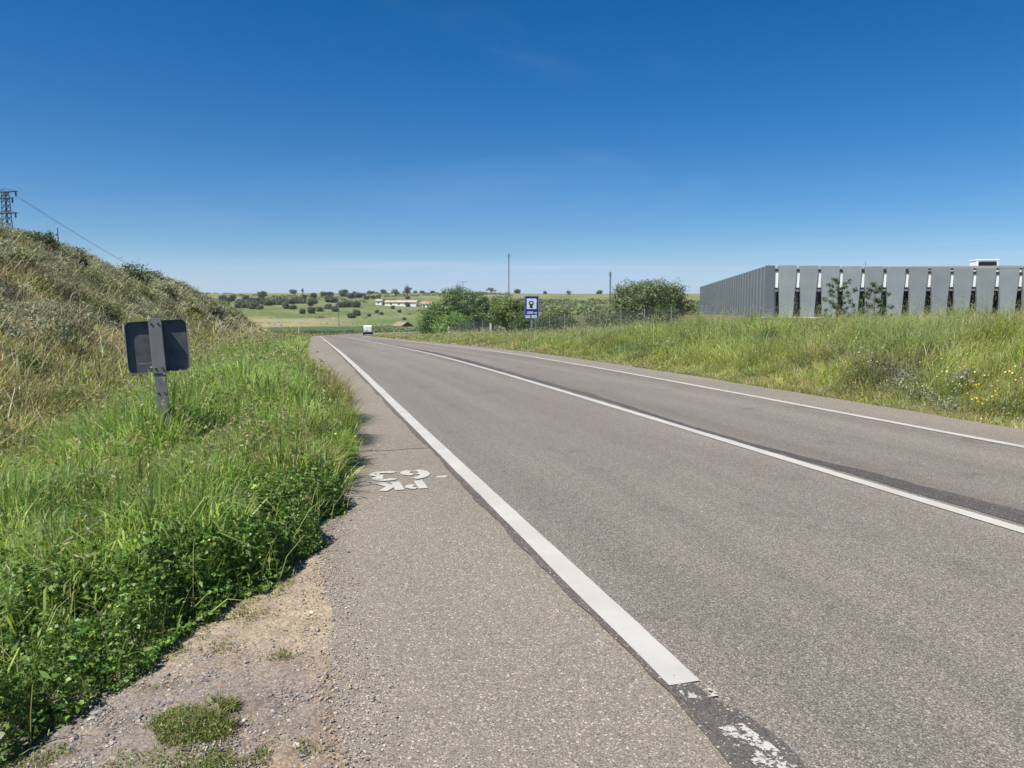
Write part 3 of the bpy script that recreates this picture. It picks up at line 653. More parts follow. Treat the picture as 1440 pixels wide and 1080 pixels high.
def clover():
    """low broad-leaved plants at the front edge of the verge"""
    g = Veg()
    n = 170000; y = RNG.uniform(2.4, 9.5, n); x = RNG.uniform(-3.4, .7, n)
    e = edge_x(y)+(vnoise(x, y, .5, 51)-.5)*.3+(vnoise(x, y, .16, 57)-.5)*.14; inner = e-x
    depth = inner+.5*np.maximum(y-4.5, 0)
    k = in_view(x, y, 3) & (inner > 0) & (RNG.random(n) < np.clip(1.2-(depth+1.1*(vnoise(x, y, .6, 52)-.5))/1.5, .10, 1)) & (inner < 2.6)
    x, y, inner = x[k], y[k], inner[k]; m = len(x)
    top = (.07+.27*sm(inner, 0, .22))*(.25+.75*vnoise(x, y, .26, 58)+.60*vnoise(x, y, .10, 60))
    z0 = ground_z(x, y); zz = z0+.01+top*RNG.random(m)**.38
    c = pick([(.075, .145, .025), (.105, .19, .034), (.15, .25, .048), (.06, .115, .022), (.22, .32, .075)], m, .28, [.26, .28, .24, .12, .10])
    c = c*(.8+.4*vnoise(x, y, .35, 59))[:, None]
    for q in range(3):       # three leaflets
        a = q*2.094+RNG.uniform(0, 6.28, m); L = RNG.uniform(.010, .026, m)*(1+.35*(vnoise(x, y, .7, 46) > .55))
        P = np.stack([x+np.cos(a)*L*.55, y+np.sin(a)*L*.55, zz+RNG.normal(0, .003, m)], 1)
        nr = RNG.normal(0, .75, (m, 3))+np.array([0, 0, 1.0])
        g.leaves(P, L, nr, c*RNG.uniform(.9, 1.1, (m, 1)), .85)
    j = RNG.random(m) < .05; mj = int(j.sum())
    g.leaves(np.stack([x[j], y[j], zz[j]+RNG.uniform(0, .05, mj)], 1), RNG.uniform(.03, .075, mj), RNG.normal(0, .7, (mj, 3))+np.array([0, 0, .6]), pick([(.14, .22, .05), (.20, .27, .08), (.10, .19, .04)], mj, .2), .3)
    j = RNG.random(m) < .015; mj = int(j.sum())
    g.blades(np.stack([x[j], y[j], z0[j]], 1), RNG.uniform(.2, .5, mj), RNG.uniform(.003, .007, mj), np.abs(RNG.normal(.5, .3, mj)), pick([(.38, .33, .17), (.30, .30, .12), (.24, .34, .09)], mj, .2))
    # stalks
    j = RNG.random(m) < .35; ms = int(j.sum())
    g.blades(np.stack([x[j], y[j], z0[j]], 1), zz[j]-z0[j]+.01, np.full(ms, .003), np.abs(RNG.normal(0, .3, ms)), c[j]*1.15)
    # tiny yellow flowers
    j = RNG.random(m) < .004; ms = int(j.sum())
    g.leaves(np.stack([x[j], y[j], z0[j]+top[j]+.02], 1), np.full(ms, .014), RNG.normal(0, .4, (ms, 3))+np.array([0, 0, 1]), pick([(.75, .62, .03)], ms), 1)
    n = 16000; y = RNG.uniform(2.6, 6.2, n); x = RNG.uniform(-1.9, .5, n); e = edge_x(y)+(vnoise(x, y, .5, 51)-.5)*.3; inner = e-x
    k = in_view(x, y, 3) & (inner > -.10) & (inner < .06) & (vnoise(x, y, .22, 47) > .42); x, y = x[k], y[k]; m = len(x)
    P = np.stack([x, y, ground_z(x, y)+.012], 1); g.blades(P, RNG.uniform(.015, .05, m), RNG.uniform(.003, .006, m), np.abs(RNG.normal(.8, .4, m)), pick([(.20, .25, .06), (.26, .27, .08), (.15, .20, .045)], m, .25))
    g.leaves(P+np.stack([RNG.normal(0, .01, m), RNG.normal(0, .01, m), RNG.uniform(0, .03, m)], 1), RNG.uniform(.006, .016, m), RNG.normal(0, .6, (m, 3))+np.array([0, 0, 1]), pick([(.16, .23, .05), (.20, .25, .06)], m, .2), .7)
    # weeds and tufts on the bare soil
    for (cx, cy, rx, ry, nn, hh) in ((-.34, 3.05, .26, .15, 5200, .05), (-.42, 2.72, .15, .10, 700, .035), (-.18, 2.38, .32, .15, 3600, .06), (-.50, 2.45, .12, .08, 500, .06), (-.36, 3.72, .05, .10, 300, .03), (-.95, 3.02, .12, .08, 350, .03), (-.10, 3.55, .05, .05, 120, .03), (-.62, 3.42, .10, .05, 350, .025), (-.55, 2.78, .30, .16, 1500, .03), (-.1, 2.75, .25, .12, 900, .025), (-.75, 2.35, .3, .1, 800, .05), (.05, 2.2, .2, .1, 900, .05), (.02, 2.52, .05, .06, 200, .03), (-.28, 4.10, .10, .12, 380, .03)):
        a = RNG.uniform(0, 6.28, nn); r = np.sqrt(RNG.random(nn)); xx = cx+rx*r*np.cos(a)+RNG.normal(0, .02, nn); yy = cy+ry*r*np.sin(a)+RNG.normal(0, .02, nn)
        kk = vnoise(xx, yy, .07, 49)*.6+vnoise(xx, yy, .16, 48)*.6 > .36+.28*r**2; xx, yy, r = xx[kk], yy[kk], r[kk]; nn = len(xx)
        P = np.stack([xx, yy, ground_z(xx, yy)+.008], 1)
        g.blades(P, RNG.uniform(.5, 1.2, nn)*hh*(1.2-.6*r), RNG.uniform(.002, .005, nn), np.abs(RNG.normal(.7, .4, nn)), pick([(.16, .20, .045), (.21, .235, .065), (.11, .15, .035), (.32, .26, .12)], nn, .25))
        nl = nn//2; P2 = P[:nl]+np.stack([RNG.normal(0, .01, nl), RNG.normal(0, .01, nl), RNG.uniform(0, hh*.9, nl)], 1)
        g.leaves(P2, RNG.uniform(.006, .015, nl), RNG.normal(0, .6, (nl, 3))+np.array([0, 0, 1]), pick([(.14, .20, .045), (.10, .155, .03), (.19, .225, .06)], nl, .2), .7)
    g.build('clover_leaves', M['leaf'], 'dark green clover and low weeds at the grass edge')

def cushion(g, x, y, z, r, hh, m, L, pal, br, spiky=.14):
    """soft rounded bush of small leaves and short shoots"""
    d = RNG.normal(0, 1, (m, 3)); d /= np.linalg.norm(d, axis=1, keepdims=True); d[:, 2] = np.abs(d[:, 2])
    lump = 1+.25*np.sin(d[:, 0]*6+x*3)*np.sin(d[:, 1]*7+y*2)+.15*np.sin(d[:, 2]*9+x)
    P = np.array([x, y, z])+d*np.array([r, r, hh])*(lump*(1-.55*RNG.random(m)**1.8))[:, None]
    c = pick(pal, m, .2)*br
    k = RNG.random(m) < spiky
    g.leaves(P[~k], L*RNG.uniform(.6, 1.3, int((~k).sum())), d[~k]*1.3+np.array([0, 0, .3])+RNG.normal(0, .45, (int((~k).sum()), 3)), c[~k], .45)
    ks = int(k.sum()); dd = d[k]
    g.blades(P[k]-np.array([0, 0, L]), L*RNG.uniform(1.2, 2.4, ks), np.full(ks, L*.28), .5+.6*RNG.random(ks), c[k]*1.1, .2, np.arctan2(dd[:, 1], dd[:, 0]))

def bank_cover():
    g = Veg(); sg = Veg()
    for (y0, y1, dens, w0) in ((5, 9, 750, .008), (9, 14, 620, .010), (14, 24, 460, .013), (24, 40, 270, .019), (40, 70, 135, .032), (70, 146, 60, .055)):
        n = int((y1-y0)*14.5*dens); y = RNG.uniform(y0, y1, n); u = RNG.uniform(2.0, 14.5, n)
        xc = np.interp(y, CL[:160, 1], CL[:160, 0]); x = xc+LP-u
        k = in_view(x, y, 3); x, y, u = x[k], y[k], u[k]; m = len(x)
        pn = vnoise(x, y, 2.4, 61); p2 = vnoise(x, y, 6, 62); p3 = vnoise(x, y, .7, 64)
        h = RNG.uniform(.12, .46, m)*(.5+.9*p3)*(1-.35*sm(u, 8, 12))
        c = pick(STRAW, m, .22)*.92; gr = RNG.random(m) < np.clip(.40+.6*(pn-.5)+.38*(1-sm(u, 2.5, 5.5))+.25*(p2-.5), .06, .95); c[gr] = pick(OLIVE+[(.13, .185, .05)], int(gr.sum()), .22)
        c = c*(.8+.4*vnoise(x, y, 1.1, 65))[:, None]
        g.blades(np.stack([x, y, ground_z(x, y)-.03], 1), h, w0*RNG.uniform(.5, 1.4, m), np.abs(RNG.normal(.65, .45, m)), c, .5)
    g.build('dry_grass', M['dry'], 'dry straw coloured grass covering the steep roadside bank')
    for _ in range(2600):
        y = 6+128*random.random()**1.5; u = 3.4+random.random()**.7*9.6
        x = float(np.interp(y, CL[:160, 1], CL[:160, 0]))+LP-u
        if not in_view(np.array([x]), np.array([y]), 3)[0]: continue
        dn = .55*vnoise(x, y, 6, 63)+.5*sm(u, 3.6, 7)-.5*sm(y, 55, 95)+.2*random.random()
        if dn < .55: continue
        r = random.uniform(.22, .62)*(1+.003*y); m = int(np.clip(900/(1+y/22)*(r/.4)**1.5, 50, 900))
        q = random.random(); pal = SAGE if q < .62 else OLIVE if q < .75 else [(.19, .165, .105), (.15, .135, .085), (.24, .21, .14)] if q < .88 else [(.12, .15, .06), (.095, .12, .05), (.16, .185, .085)]
        z = float(ground_z(np.array([x]), np.array([y]))[0])
        cushion(sg, x, y, z-.05, r, r*random.uniform(.7, 1.0), m, float(np.clip(.030+.0022*y, .03, .2)), pal, random.uniform(.8, 1.15))
    sg.build('scrub_foliage', M['dry'], 'grey green cushions of scrub over the roadside bank')
    # dead pale stalks lying over the bank
    n = 2600; y = 7+60*RNG.random(n)**1.4; u = RNG.uniform(2.8, 12, n); x = np.interp(y, CL[:160, 1], CL[:160, 0])+LP-u; k = in_view(x, y, 3); x, y = x[k], y[k]; m = len(x)
    d = Veg(); d.blades(np.stack([x, y, ground_z(x, y)], 1), RNG.uniform(.5, 1.0, m), .005+.0005*y, RNG.uniform(.4, 1.3, m), pick([(.55, .49, .34), (.45, .40, .28)], m), .5)
    d.build('stalk_grass', M['dry'], 'pale dead stalks leaning over the bank')

def right_bank():
    g = Veg(); wd = Veg()
    for (y0, y1, vm, dens, w0) in ((5, 10, 9, 950, .008), (10, 18, 10, 700, .011), (18, 30, 12, 400, .016), (30, 50, 14, 190, .025), (50, 85, 8, 110, .04), (85, 144, 7, 60, .07)):
        n = int((y1-y0)*vm*dens); y = RNG.uniform(y0, y1, n); v = RNG.uniform(0.02, vm, n)
        x = np.interp(y, CL[:160, 1], CL[:160, 0])+RP+v+(vnoise(y, y*0, 1.2, 71)-.5)*.3
        k = in_view(x, y, 3) & (v+.12*RNG.random(n) > .1); x, y, v = x[k], y[k], v[k]; m = len(x)
        pn = vnoise(x, y, 1.3, 72); p2 = vnoise(x, y, 4.0, 73); p3 = vnoise(x, y, 2.6, 74); p4 = vnoise(x, y, .55, 77)
        h = (.14+.42*sm(v, .1, 2.0)+.20*sm(v, 2, 4.5))*RNG.uniform(.4, 1.25, m)*(.3+.65*pn+.75*p4)*(1-.52*sm(y, 32, 62)-.26*sm(y, 70, 105))
        c = pick([(.29, .37, .07), (.37, .42, .095), (.225, .32, .06), (.43, .43, .13)], m, .2)
        yl = RNG.random(m) < .10+.42*sm(p2, .48, .72)+.55*(1-sm(v, .2, 1.3))+.40*sm(y, 26, 55); c[yl] = pick(STRAW+[(.38, .32, .12)], int(yl.sum()), .2)
        gr = RNG.random(m) < .16+.6*sm(p3, .48, .68)+.35*np.exp(-((y-24)/6)**2)*sm(v, 1.2, 2.5); c[gr] = pick(FRESH, int(gr.sum()), .2)*.85
        dk = RNG.random(m) < .7*sm(vnoise(x, y, 1.7, 75), .68, .76)*sm(v, .4, 1); c[dk] = pick([(.12, .145, .075), (.17, .18, .10), (.15, .13, .085)], int(dk.sum()))
        h = .86*h*(1+.22*np.exp(-((y-26)/5)**2)*sm(v, 1.5, 3)); h = np.where(dk, h*.7, h); c = c*(.68+.58*vnoise(x, y, .8, 78))[:, None]; tip = np.where((RNG.random(m) < .36)[:, None], pick(STRAW+[(.46, .42, .16)], m, .15), c)
        g.blades(np.stack([x, y, ground_z(x, y)-.03], 1), h, w0*RNG.uniform(.5, 1.5, m), np.abs(RNG.normal(.55, .4, m)), c, .5, vnoise(x, y, .7, 79)*9+RNG.normal(0, .9, m), tip)
        # leafy weeds among the grass
        j = RNG.choice(m, int(m*.30), replace=False); P = np.stack([x[j], y[j], ground_z(x[j], y[j])+h[j]*RNG.uniform(.3, .95, len(j))], 1)
        wd.leaves(P+RNG.normal(0, .03, P.shape), w0*RNG.uniform(2, 4.5, len(j)), RNG.normal(0, .8, P.shape)+np.array([0, 0, .7]), c[j]*RNG.uniform(.7, 1.1, (len(j), 1)), .5)
        j = RNG.choice(m, int(m*.03), replace=False); j = j[v[j] > 1.2]; ns = len(j)
        P = np.stack([x[j], y[j], ground_z(x[j], y[j])], 1); hs = h[j]*1.25+.12; yw = RNG.normal(.3, 1, ns); ln = np.abs(RNG.normal(.3, .2, ns))
        g.blades(P, hs, np.full(ns, w0*.5), ln, pick([(.42, .41, .2), (.34, .37, .14)], ns), .15, yw)
        tp = P+np.stack([np.cos(yw)*ln*hs, np.sin(yw)*ln*hs, hs*.95], 1)
        for q in range(3): g.leaves(tp+RNG.normal(0, .03, (ns, 3)), np.full(ns, w0*3.5), RNG.normal(0, 1, (ns, 3)), pick([(.46, .44, .23), (.40, .41, .18)], ns), .3)
    # darker low weeds and greyish thistles in patches
    for (px, py, r, pal) in ((1250, 500, .4, [(.24, .27, .17), (.3, .31, .22)]), (1215, 495, .38, [(.2, .22, .13), (.28, .25, .18)]), (1320, 548, .36, [(.19, .24, .12), (.25, .28, .18)]), (1345, 575, .34, [(.16, .22, .09), (.21, .25, .14)]), (1160, 480, .6, [(.16, .18, .09), (.22, .19, .12)]), (1390, 570, .4, [(.12, .15, .06), (.15, .17, .09)]), (870, 462, .9, [(.24, .29, .14), (.2, .25, .11)]), (930, 470, .9, [(.2, .26, .09), (.26, .3, .12)]), (1290, 520, .5, [(.2, .2, .14), (.17, .19, .11)]), (1440, 560, .5, [(.12, .17, .06), (.18, .22, .09)]), (1090, 500, .5, [(.12, .18, .05), (.16, .23, .07)]), (845, 470, .7, [(.28, .31, .17), (.22, .26, .13)])):
        for k in range(9):
            p, d = hit_fast(px+random.gauss(0, 26), py+random.gauss(0, 9))
            if quick_st(p[0:1], p[1:2])[1][0] < RP+.55: continue
            cushion(wd, p[0], p[1], p[2], r*random.uniform(.5, 1), r*random.uniform(.5, .95), 260, .03+.0012*d, pal, random.uniform(.85, 1.15))
    g.build('verge_grass', M['grass'], 'yellow green tall grass on the bank right of the road')
    wd.build('weed_leaves', M['leaf'], 'leafy weeds mixed into the grass on the right bank')
    f = Veg()
    for (px, py, sx, sy, nn, col) in ((1385, 556, 34, 11, 46, (.66, .48, .05)), (1345, 562, 30, 10, 22, (.72, .62, .12)), (1300, 540, 60, 22, 14, (.75, .70, .42)), (1215, 500, 40, 14, 14, (.78, .76, .62)), (1420, 535, 20, 10, 14, (.72, .62, .2)), (1350, 530, 26, 14, 45, (.40, .33, .40)), (1350, 520, 30, 10, 12, (.76, .72, .5)), (1140, 475, 14, 5, 14, (.7, .42, .03))):
        for _ in range(nn):
            p, d = hit_fast(px+random.gauss(0, sx*.5), py+random.gauss(0, sy*.5))
            if quick_st(p[0:1], p[1:2])[1][0] < RP+.3: continue
            hh = random.uniform(.2, .5)
            P = np.array([[p[0], p[1], p[2]+hh]]); f.leaves(P, np.array([.034]), RNG.normal(0, .6, (1, 3))+np.array([-.4, -.5, 1]), pick([col], 1, .15), 1.0)
    f.build('flower_leaves', M['leaf'], 'yellow and white wild flowers dotted over the right bank')

def hit_fast(px, py):
    d = fw+rt*(px-720)/FPX-upv*(py-540)/FPX
    T = np.arange(4, 60, .2); P = CAM[None]+T[:, None]*d[None]; g = ground_z(P[:, 0], P[:, 1])+.35
    k = int(np.argmax(P[:, 2] < g)) if (P[:, 2] < g).any() else 60
    return np.array([P[k, 0], P[k, 1], g[k]-.35]), T[k]

green_verge(); clover(); bank_cover(); right_bank()

# ------------------------------------------------------------------ trees and shrubs
def crown_mesh(name, lobes, nleaf, L, pal, parent=None, fill=.5, var=.2, mat_=None, stuff=False):
    """lobes: (cx,cy,cz, rx,ry,rz); many leaf-sized faces through their volume"""
    g = Veg(); vol = np.array([l[3]*l[4]*l[5] for l in lobes])**.67; vol /= vol.sum()
    for l, w in zip(lobes, vol):
        m = max(12, int(nleaf*w)); d = RNG.normal(0, 1, (m, 3)); d /= np.linalg.norm(d, axis=1, keepdims=True)
        r = (1-fill*RNG.random(m)**2.2)*(.88+.24*RNG.random(m))
        bump = 1+.22*np.sin(d[:, 0]*5+l[0]*3)*np.sin(d[:, 1]*6+l[1])+.14*np.sin(d[:, 2]*9+l[2]*5)
        P = np.array(l[:3])+d*np.array(l[3:6])*(r*bump)[:, None]
        k = P[:, 2] > .02; P = P[k]; d = d[k]; m = len(P)
        if not m: continue
        c = pick(pal, m, var)*(random.uniform(.85, 1.18))
        g.leaves(P, L*RNG.uniform(.6, 1.4, m), d*1.25+RNG.normal(0, .55, (m, 3))+np.array([0, 0, .35]), c, .62)
    return g.build(name, mat_ or M['leaf'], None, 'stuff' if stuff else None, parent)

def trunk_mesh(h, r, lobes, parent, name='trunk', base=.0):
    b = MB(); top = (random.uniform(-.1, .1)*h, random.uniform(-.1, .1)*h, h*.62)
    b.tube([(0, 0, base-.3), (top[0]*.3, top[1]*.3, h*.25), top], [r*1.25, r*.9, r*.55], 8)
    for l in lobes[:7]:
        s = random.uniform(.25, .6); p0 = Vector((top[0]*s, top[1]*s, h*.62*s))
        p2 = Vector(l[:3]); p1 = p0.lerp(p2, .5)+Vector((0, 0, .06*h)); b.tube([p0, p1, p2], [r*.5, r*.33, r*.12], 6)
    return b.build(name, M['bark'], parent, smooth=True)

def tree(name, label, cat, loc, w, h, nl, nleaf, L, pal, group=None, trunkr=None, bottom=.18, seed=0, dens=.62):
    random.seed(seed+5); t = empty(name, loc); tag(t, label, cat, group)
    lobes = []
    for i in range(nl):
        a = i*2.4+random.uniform(-.4, .4); q = math.sqrt((i+.5)/nl)*.40*w; rr = w*random.uniform(.11, .19)
        zc = h*(bottom+(1-bottom)*.5+.36*(1-bottom)*random.uniform(-1, 1)*math.sqrt(max(.12, 1-(q/(w*.5))**2)))
        rz = min(rr*random.uniform(.75, 1.0), h-zc, h*.34)
        lobes.append((q*math.cos(a), q*math.sin(a), zc, rr, rr, max(rz, .1*h)))
    lobes.append((0, 0, h*.70, w*.22, w*.22, h*.29))
    trunk_mesh(h, trunkr or .03*h, lobes, t)
    crown_mesh('crown', lobes, nleaf, L, pal, t, dens)
    return t

def shrub(name, label, loc, w, h, nl, nleaf, L, pal, group=None, cat='shrub', seed=0):
    random.seed(seed+77); t = empty(name, loc); tag(t, label, cat, group); lobes = []
    for i in range(nl):
        a = i*2.4; q = math.sqrt((i+.3)/nl)*.34*w; rr = w*random.uniform(.17, .27); zc = h*random.uniform(.32, .72)*(1-.5*q/(w*.5))
        lobes.append((q*math.cos(a), q*math.sin(a), zc, rr, rr, min(h*.45, max(h-zc, .2*h))))
    crown_mesh('foliage', lobes, nleaf, L, pal, t, .7)
    b = MB()
    for l in lobes[:5]: b.tube([(0, 0, -.15), (l[0]*.4, l[1]*.4, h*.2), (l[0]*.9, l[1]*.9, l[2])], [.02*h+.01, .014*h+.006, .004], 5)
    b.build('stem', M['bark'], t)
    return t

def at_ground(px, d, dy=0.0):
    """ground point in the photo column px at axial distance d"""
    p = pix(px, 500, d); return np.array([p[0], p[1], float(ground_z(np.array([p[0]]), np.array([p[1]]), True)[0])+dy])

TREEG = [(.115, .17, .05), (.085, .135, .04), (.15, .205, .07), (.10, .15, .05)]
GREYG = [(.19, .225, .105), (.15, .185, .08), (.235, .26, .14), (.125, .16, .06)]
# big rounded evergreen right of centre
tree('oak_tree', 'big rounded grey green tree behind the fence near the grey building', 'tree', at_ground(906, 90), 8.7, 4.8, 40, 34000, .2, GREYG+TREEG[:2], None, .25, .08, 3)
p = at_ground(951, 93); tree('oak_tree', 'small low tree against the right flank of the big rounded tree', 'tree', p, 4.2, 3.3, 10, 3200, .24, GREYG, None, .14, .05, 4)
# bushy group by the bend
tree('broadleaf_tree', 'tall dark green tree, highest of the clump by the road bend', 'tree', at_ground(652, 150), 11.0, 9.6, 30, 26000, .3, TREEG, None, .25, .05, 8)
tree('broadleaf_tree', 'dark rounded tree on the right side of the clump by the bend', 'tree', at_ground(675, 146), 7.5, 8.3, 18, 13000, .3, TREEG, None, .2, .04, 9)
tree('broadleaf_tree', 'mid green tree in the middle of the clump, below the tallest', 'tree', at_ground(633, 140), 7.5, 7.6, 18, 13000, .3, [(.13, .20, .05), (.105, .17, .045), (.17, .235, .075)], None, .18, .02, 10)
shrub('leafy_shrub', 'light green bushy shrub at the left end of the tree clump', at_ground(606, 136), 5.4, 5.2, 14, 7000, .26, [(.15, .24, .065), (.12, .20, .05)], None, 'shrub', 11)
shrub('leafy_shrub', 'bright green shrub low in front of the tree clump', at_ground(638, 128), 7.5, 4.3, 16, 8000, .25, [(.17, .26, .07), (.13, .22, .055)], None, 'shrub', 12)
tree('broadleaf_tree', 'open branching yellow green tree left of the blue sign', 'tree', at_ground(713, 96), 5.0, 4.9, 20, 9000, .2, [(.15, .205, .05), (.115, .17, .04), (.19, .24, .075)], None, .10, .22, 13)
tree('broadleaf_tree', 'smaller dark tree between the tree clump and the branching tree', 'tree', at_ground(694, 122), 5.0, 6.4, 16, 8000, .28, TREEG, None, .14, .08, 14)
for i, (px, d, w, h, lab) in enumerate(((736, 92, 4.2, 3.4, 'dark shrub behind the post of the blue sign'), (768, 90, 4.0, 2.8, 'dark low shrub just right of the blue sign'), (786, 98, 4.6, 3.8, 'dark shrub behind the second fence post right of the sign'),
        (800, 92, 3.8, 2.5, 'dark shrub at the middle of the fence'), (838, 96, 5.0, 2.9, 'grey green shrub left of the big rounded tree'), (868, 84, 3.6, 2.4, 'dark low shrub under the left side of the big tree'), (905, 80, 5.5, 2.5, 'dark low shrub under the middle of the big tree'), (936, 82, 3.6, 2.3, 'dark low shrub under the right side of the big tree'))):
    shrub('dark_shrub', lab, at_ground(px, d), w, h, 9, 1700, .22, DARKG+TREEG if i not in (4,) else GREYG, 'shrubs along the fence', 'shrub', 20+i)
# two saplings in front of the grey building
def sapling(label, loc, h, w, seed):
    random.seed(seed); t = empty('sapling', loc); tag(t, label, 'sapling', 'saplings in front of the grey building'); b = MB(); lobes = []
    b.tube([(0, 0, -.2), (.02, 0, h*.5), (.05, .03, h*.97)], [.04, .028, .008], 7)
    for i in range(26):
        f = .12+.86*i/26; a = i*2.4; L = w*(.5-.30*f)*random.uniform(.6, 1.25); z = h*f
        e = Vector((.05*f+L*math.cos(a), L*math.sin(a), z+L*.35)); b.tube([(.05*f, .03*f, z-.05), e], [.012, .004], 5)
        lobes.append((*e, .15, .15, .14)); lobes.append((*(e*.6+Vector((.05*f, .03*f, z))*.4), .11, .11, .1))
    b.build('trunk', M['bark'], t, smooth=True)
    crown_mesh('crown', lobes, 3200, .075, [(.075, .12, .035), (.10, .155, .05), (.055, .09, .028)], t, .9)
sapling('leafy young sapling, taller of two before the grey building', at_ground(1174, 40), 3.1, 2.3, 31)
sapling('thin sparse sapling, right of two before the grey building', at_ground(1226, 40), 2.8, 1.9, 32)
shrub('leafy_shrub', 'low bushy growth around the foot of the saplings', at_ground(1190, 40.5), 3.0, 1.9, 11, 2600, .08, [(.085, .125, .04), (.06, .095, .03)], None, 'shrub', 33)

# single shrubs on the bank
BANK = [(64, 347, 34, 30, 'dark green bush on the skyline below the pylon', DARKG+[(.11, .14, .05)]), (188, 392, 46, 38, 'dark green broom bush on the skyline of the bank', [(.07, .10, .03), (.10, .135, .04), (.05, .075, .022)]),
        (150, 446, 46, 34, 'bright green leafy bush behind the grey sign plate', [(.11, .155, .03), (.085, .12, .025), (.15, .18, .05)]), (272, 443, 26, 20, 'olive bush on the right part of the bank', OLIVE),
        (298, 446, 34, 22, 'brownish low bush near the lower end of the bank', [(.14, .13, .06), (.11, .115, .05)]), (112, 376, 26, 22, 'dark brown bush below the thin pole', [(.075, .07, .045), (.10, .09, .055)]),
        (232, 416, 30, 26, 'dark green low bush on the crest right of the broom', [(.075, .095, .04), (.10, .115, .055)]), (40, 520, 60, 34, 'green ferny bush at the left foot of the bank', [(.11, .17, .04), (.085, .14, .03)]),
        (85, 575, 80, 40, 'bright green ferny bush at the foot of the bank left of the sign', [(.10, .18, .035), (.14, .21, .05), (.08, .14, .03)]), (28, 372, 40, 34, 'olive green bush at the left frame edge near the crest', OLIVE+[(.09, .12, .04)])]
for i, (px, py, w, h, lab, pal) in enumerate(BANK):
    p, d = hit(px, py+h*.35)
    if d > 110: p, d = hit(px, py+h*.8)
    k = d/FPX
    shrub('bank_shrub', lab, p, w*k*1.05, h*k*1.15, 9, 1500, np.clip(.0028*d, .03, .16), pal, 'bushes on the roadside bank', 'bush', 40+i)

# ------------------------------------------------------------------ far hillside: holm oaks and bushes
def far_proto(w, h, seed, n, L, pal):
    random.seed(seed); lobes = []
    for i in range(7):
        a = i*2.4; q = math.sqrt((i+.2)/7)*.30*w; rr = w*random.uniform(.2, .28); lobes.append((q*math.cos(a), q*math.sin(a), h*random.uniform(.34, .64), rr, rr, h*random.uniform(.32, .38)))
    return lobes, n, L, pal
OAK = [(.085, .112, .05), (.11, .135, .066), (.07, .095, .042), (.135, .16, .085)]
protos = []
for sd in range(3):
    l, n, L, pal = far_proto(4.0, 3.2, 90+sd, 1300, .45, OAK)
    t = empty('hill_oak', (0, 0, 0)); trunk_mesh(3.4, .16, l, t); crown_mesh('crown', l, n, L, pal, t, .6); protos.append(t)
z2 = lambda a, b: (260+a/5.538, 390+b/5.538)
z3 = lambda a, b: (500+a/5.538, 350+b/5.538)
HL = [z2(*q) for q in ((295, 190), (320, 215), (410, 240), (465, 240), (500, 210), (520, 248), (560, 200), (585, 250), (610, 215), (680, 215), (720, 215), (765, 200), (785, 245), (830, 210), (845, 250), (890, 205), (920, 205), (980, 222), (915, 285), (985, 285), (1045, 268), (1110, 195), (1160, 198), (1115, 248), (1170, 270), (1215, 235), (1270, 235), (1335, 235), (930, 165), (1000, 165), (600, 160), (470, 172), (370, 185), (440, 222), (485, 228), (535, 222), (550, 232), (640, 208), (700, 203), (740, 200), (800, 200), (860, 200), (905, 195), (330, 196), (430, 205), (520, 205), (590, 198), (650, 222), (780, 222), (1130, 188), (1250, 222), (1000, 208), (1080, 150), (1130, 145), (1230, 150), (1290, 165), (1350, 160), (1340, 300), (1300, 320))]
HR = [z3(*q) for q in ((10, 455), (85, 395), (135, 388), (405, 395), (60, 375), (180, 385), (215, 430), (290, 468), (405, 452), (340, 496), (200, 515), (165, 500), (105, 530), (380, 555))]
used = [False]*3
def place_oak(p, k, label, group, cat='tree'):
    i = random.randrange(3)
    if used[i]: o = copy_tree(protos[i])
    else: o = protos[i]; used[i] = True
    p = np.array(p)-np.array([0, 0, .3*k]); o.location = tuple(p); o.scale = (k*random.uniform(.85, 1.35), k*random.uniform(.9, 1.3), k*random.uniform(.95, 1.3)); o.rotation_euler = (0, 0, random.uniform(0, 6.28)); o.location.z -= .25*k; tag(o, label, cat, group)
random.seed(5)
for (px, py) in HL:
    p, d = hit(px, py); place_oak(p, 10.5*d/FPX/4.0*random.uniform(.85, 1.2), 'dark round oak on the green hillside left of the van', 'oaks dotted over the far hillside')
for (px, py) in HR:
    p, d = hit(px, py); place_oak(p, (9.5 if 425 < py < 433 and px < 590 else 6.5)*d/FPX/4.0*random.uniform(.9, 1.3), 'small dark bush on the green slope around the white farm', 'bushes on the slope near the farm', 'bush')
SKY = [(415, 10), (487, 10), (482, 8), (500, 6), (523, 9), (530, 6), (541, 9), (585, 6), (609, 7), (625, 6), (727, 8), (766, 6), (842, 8), (875, 6), (560, 6), (595, 7)]
for px, w in SKY:
    p = at_ground(px, 640); place_oak(p, w*640/FPX/4.0, 'small distant tree on the skyline', 'trees along the skyline')
tree('skyline_tree', 'tall rounded tree on the skyline above the white farm', 'tree', at_ground(574, 560), 7.5, 8.5, 12, 1800, .45, OAK, None, .3, .14, 51)
tree('skyline_tree', 'low wide tree on the skyline left of the tallest farm tree', 'tree', at_ground(557, 560), 7.5, 5.4, 8, 800, .5, OAK, None, .3, .1, 52)
tree('skyline_tree', 'dark tree rising on the skyline behind the clump by the bend', 'tree', at_ground(645, 420), 8.5, 12.0, 12, 1800, .5, OAK, None, .3, .05, 53)
tree('skyline_tree', 'flat topped tree on the skyline left of the tall mast', 'tree', at_ground(691, 600), 8.5, 4.6, 10, 900, .45, OAK, None, .3, .25, 54)
tree('skyline_tree', 'round dark tree alone on the skyline right of the blue sign', 'tree', at_ground(799, 600), 5.0, 3.6, 8, 800, .4, OAK, None, .2, .03, 55)
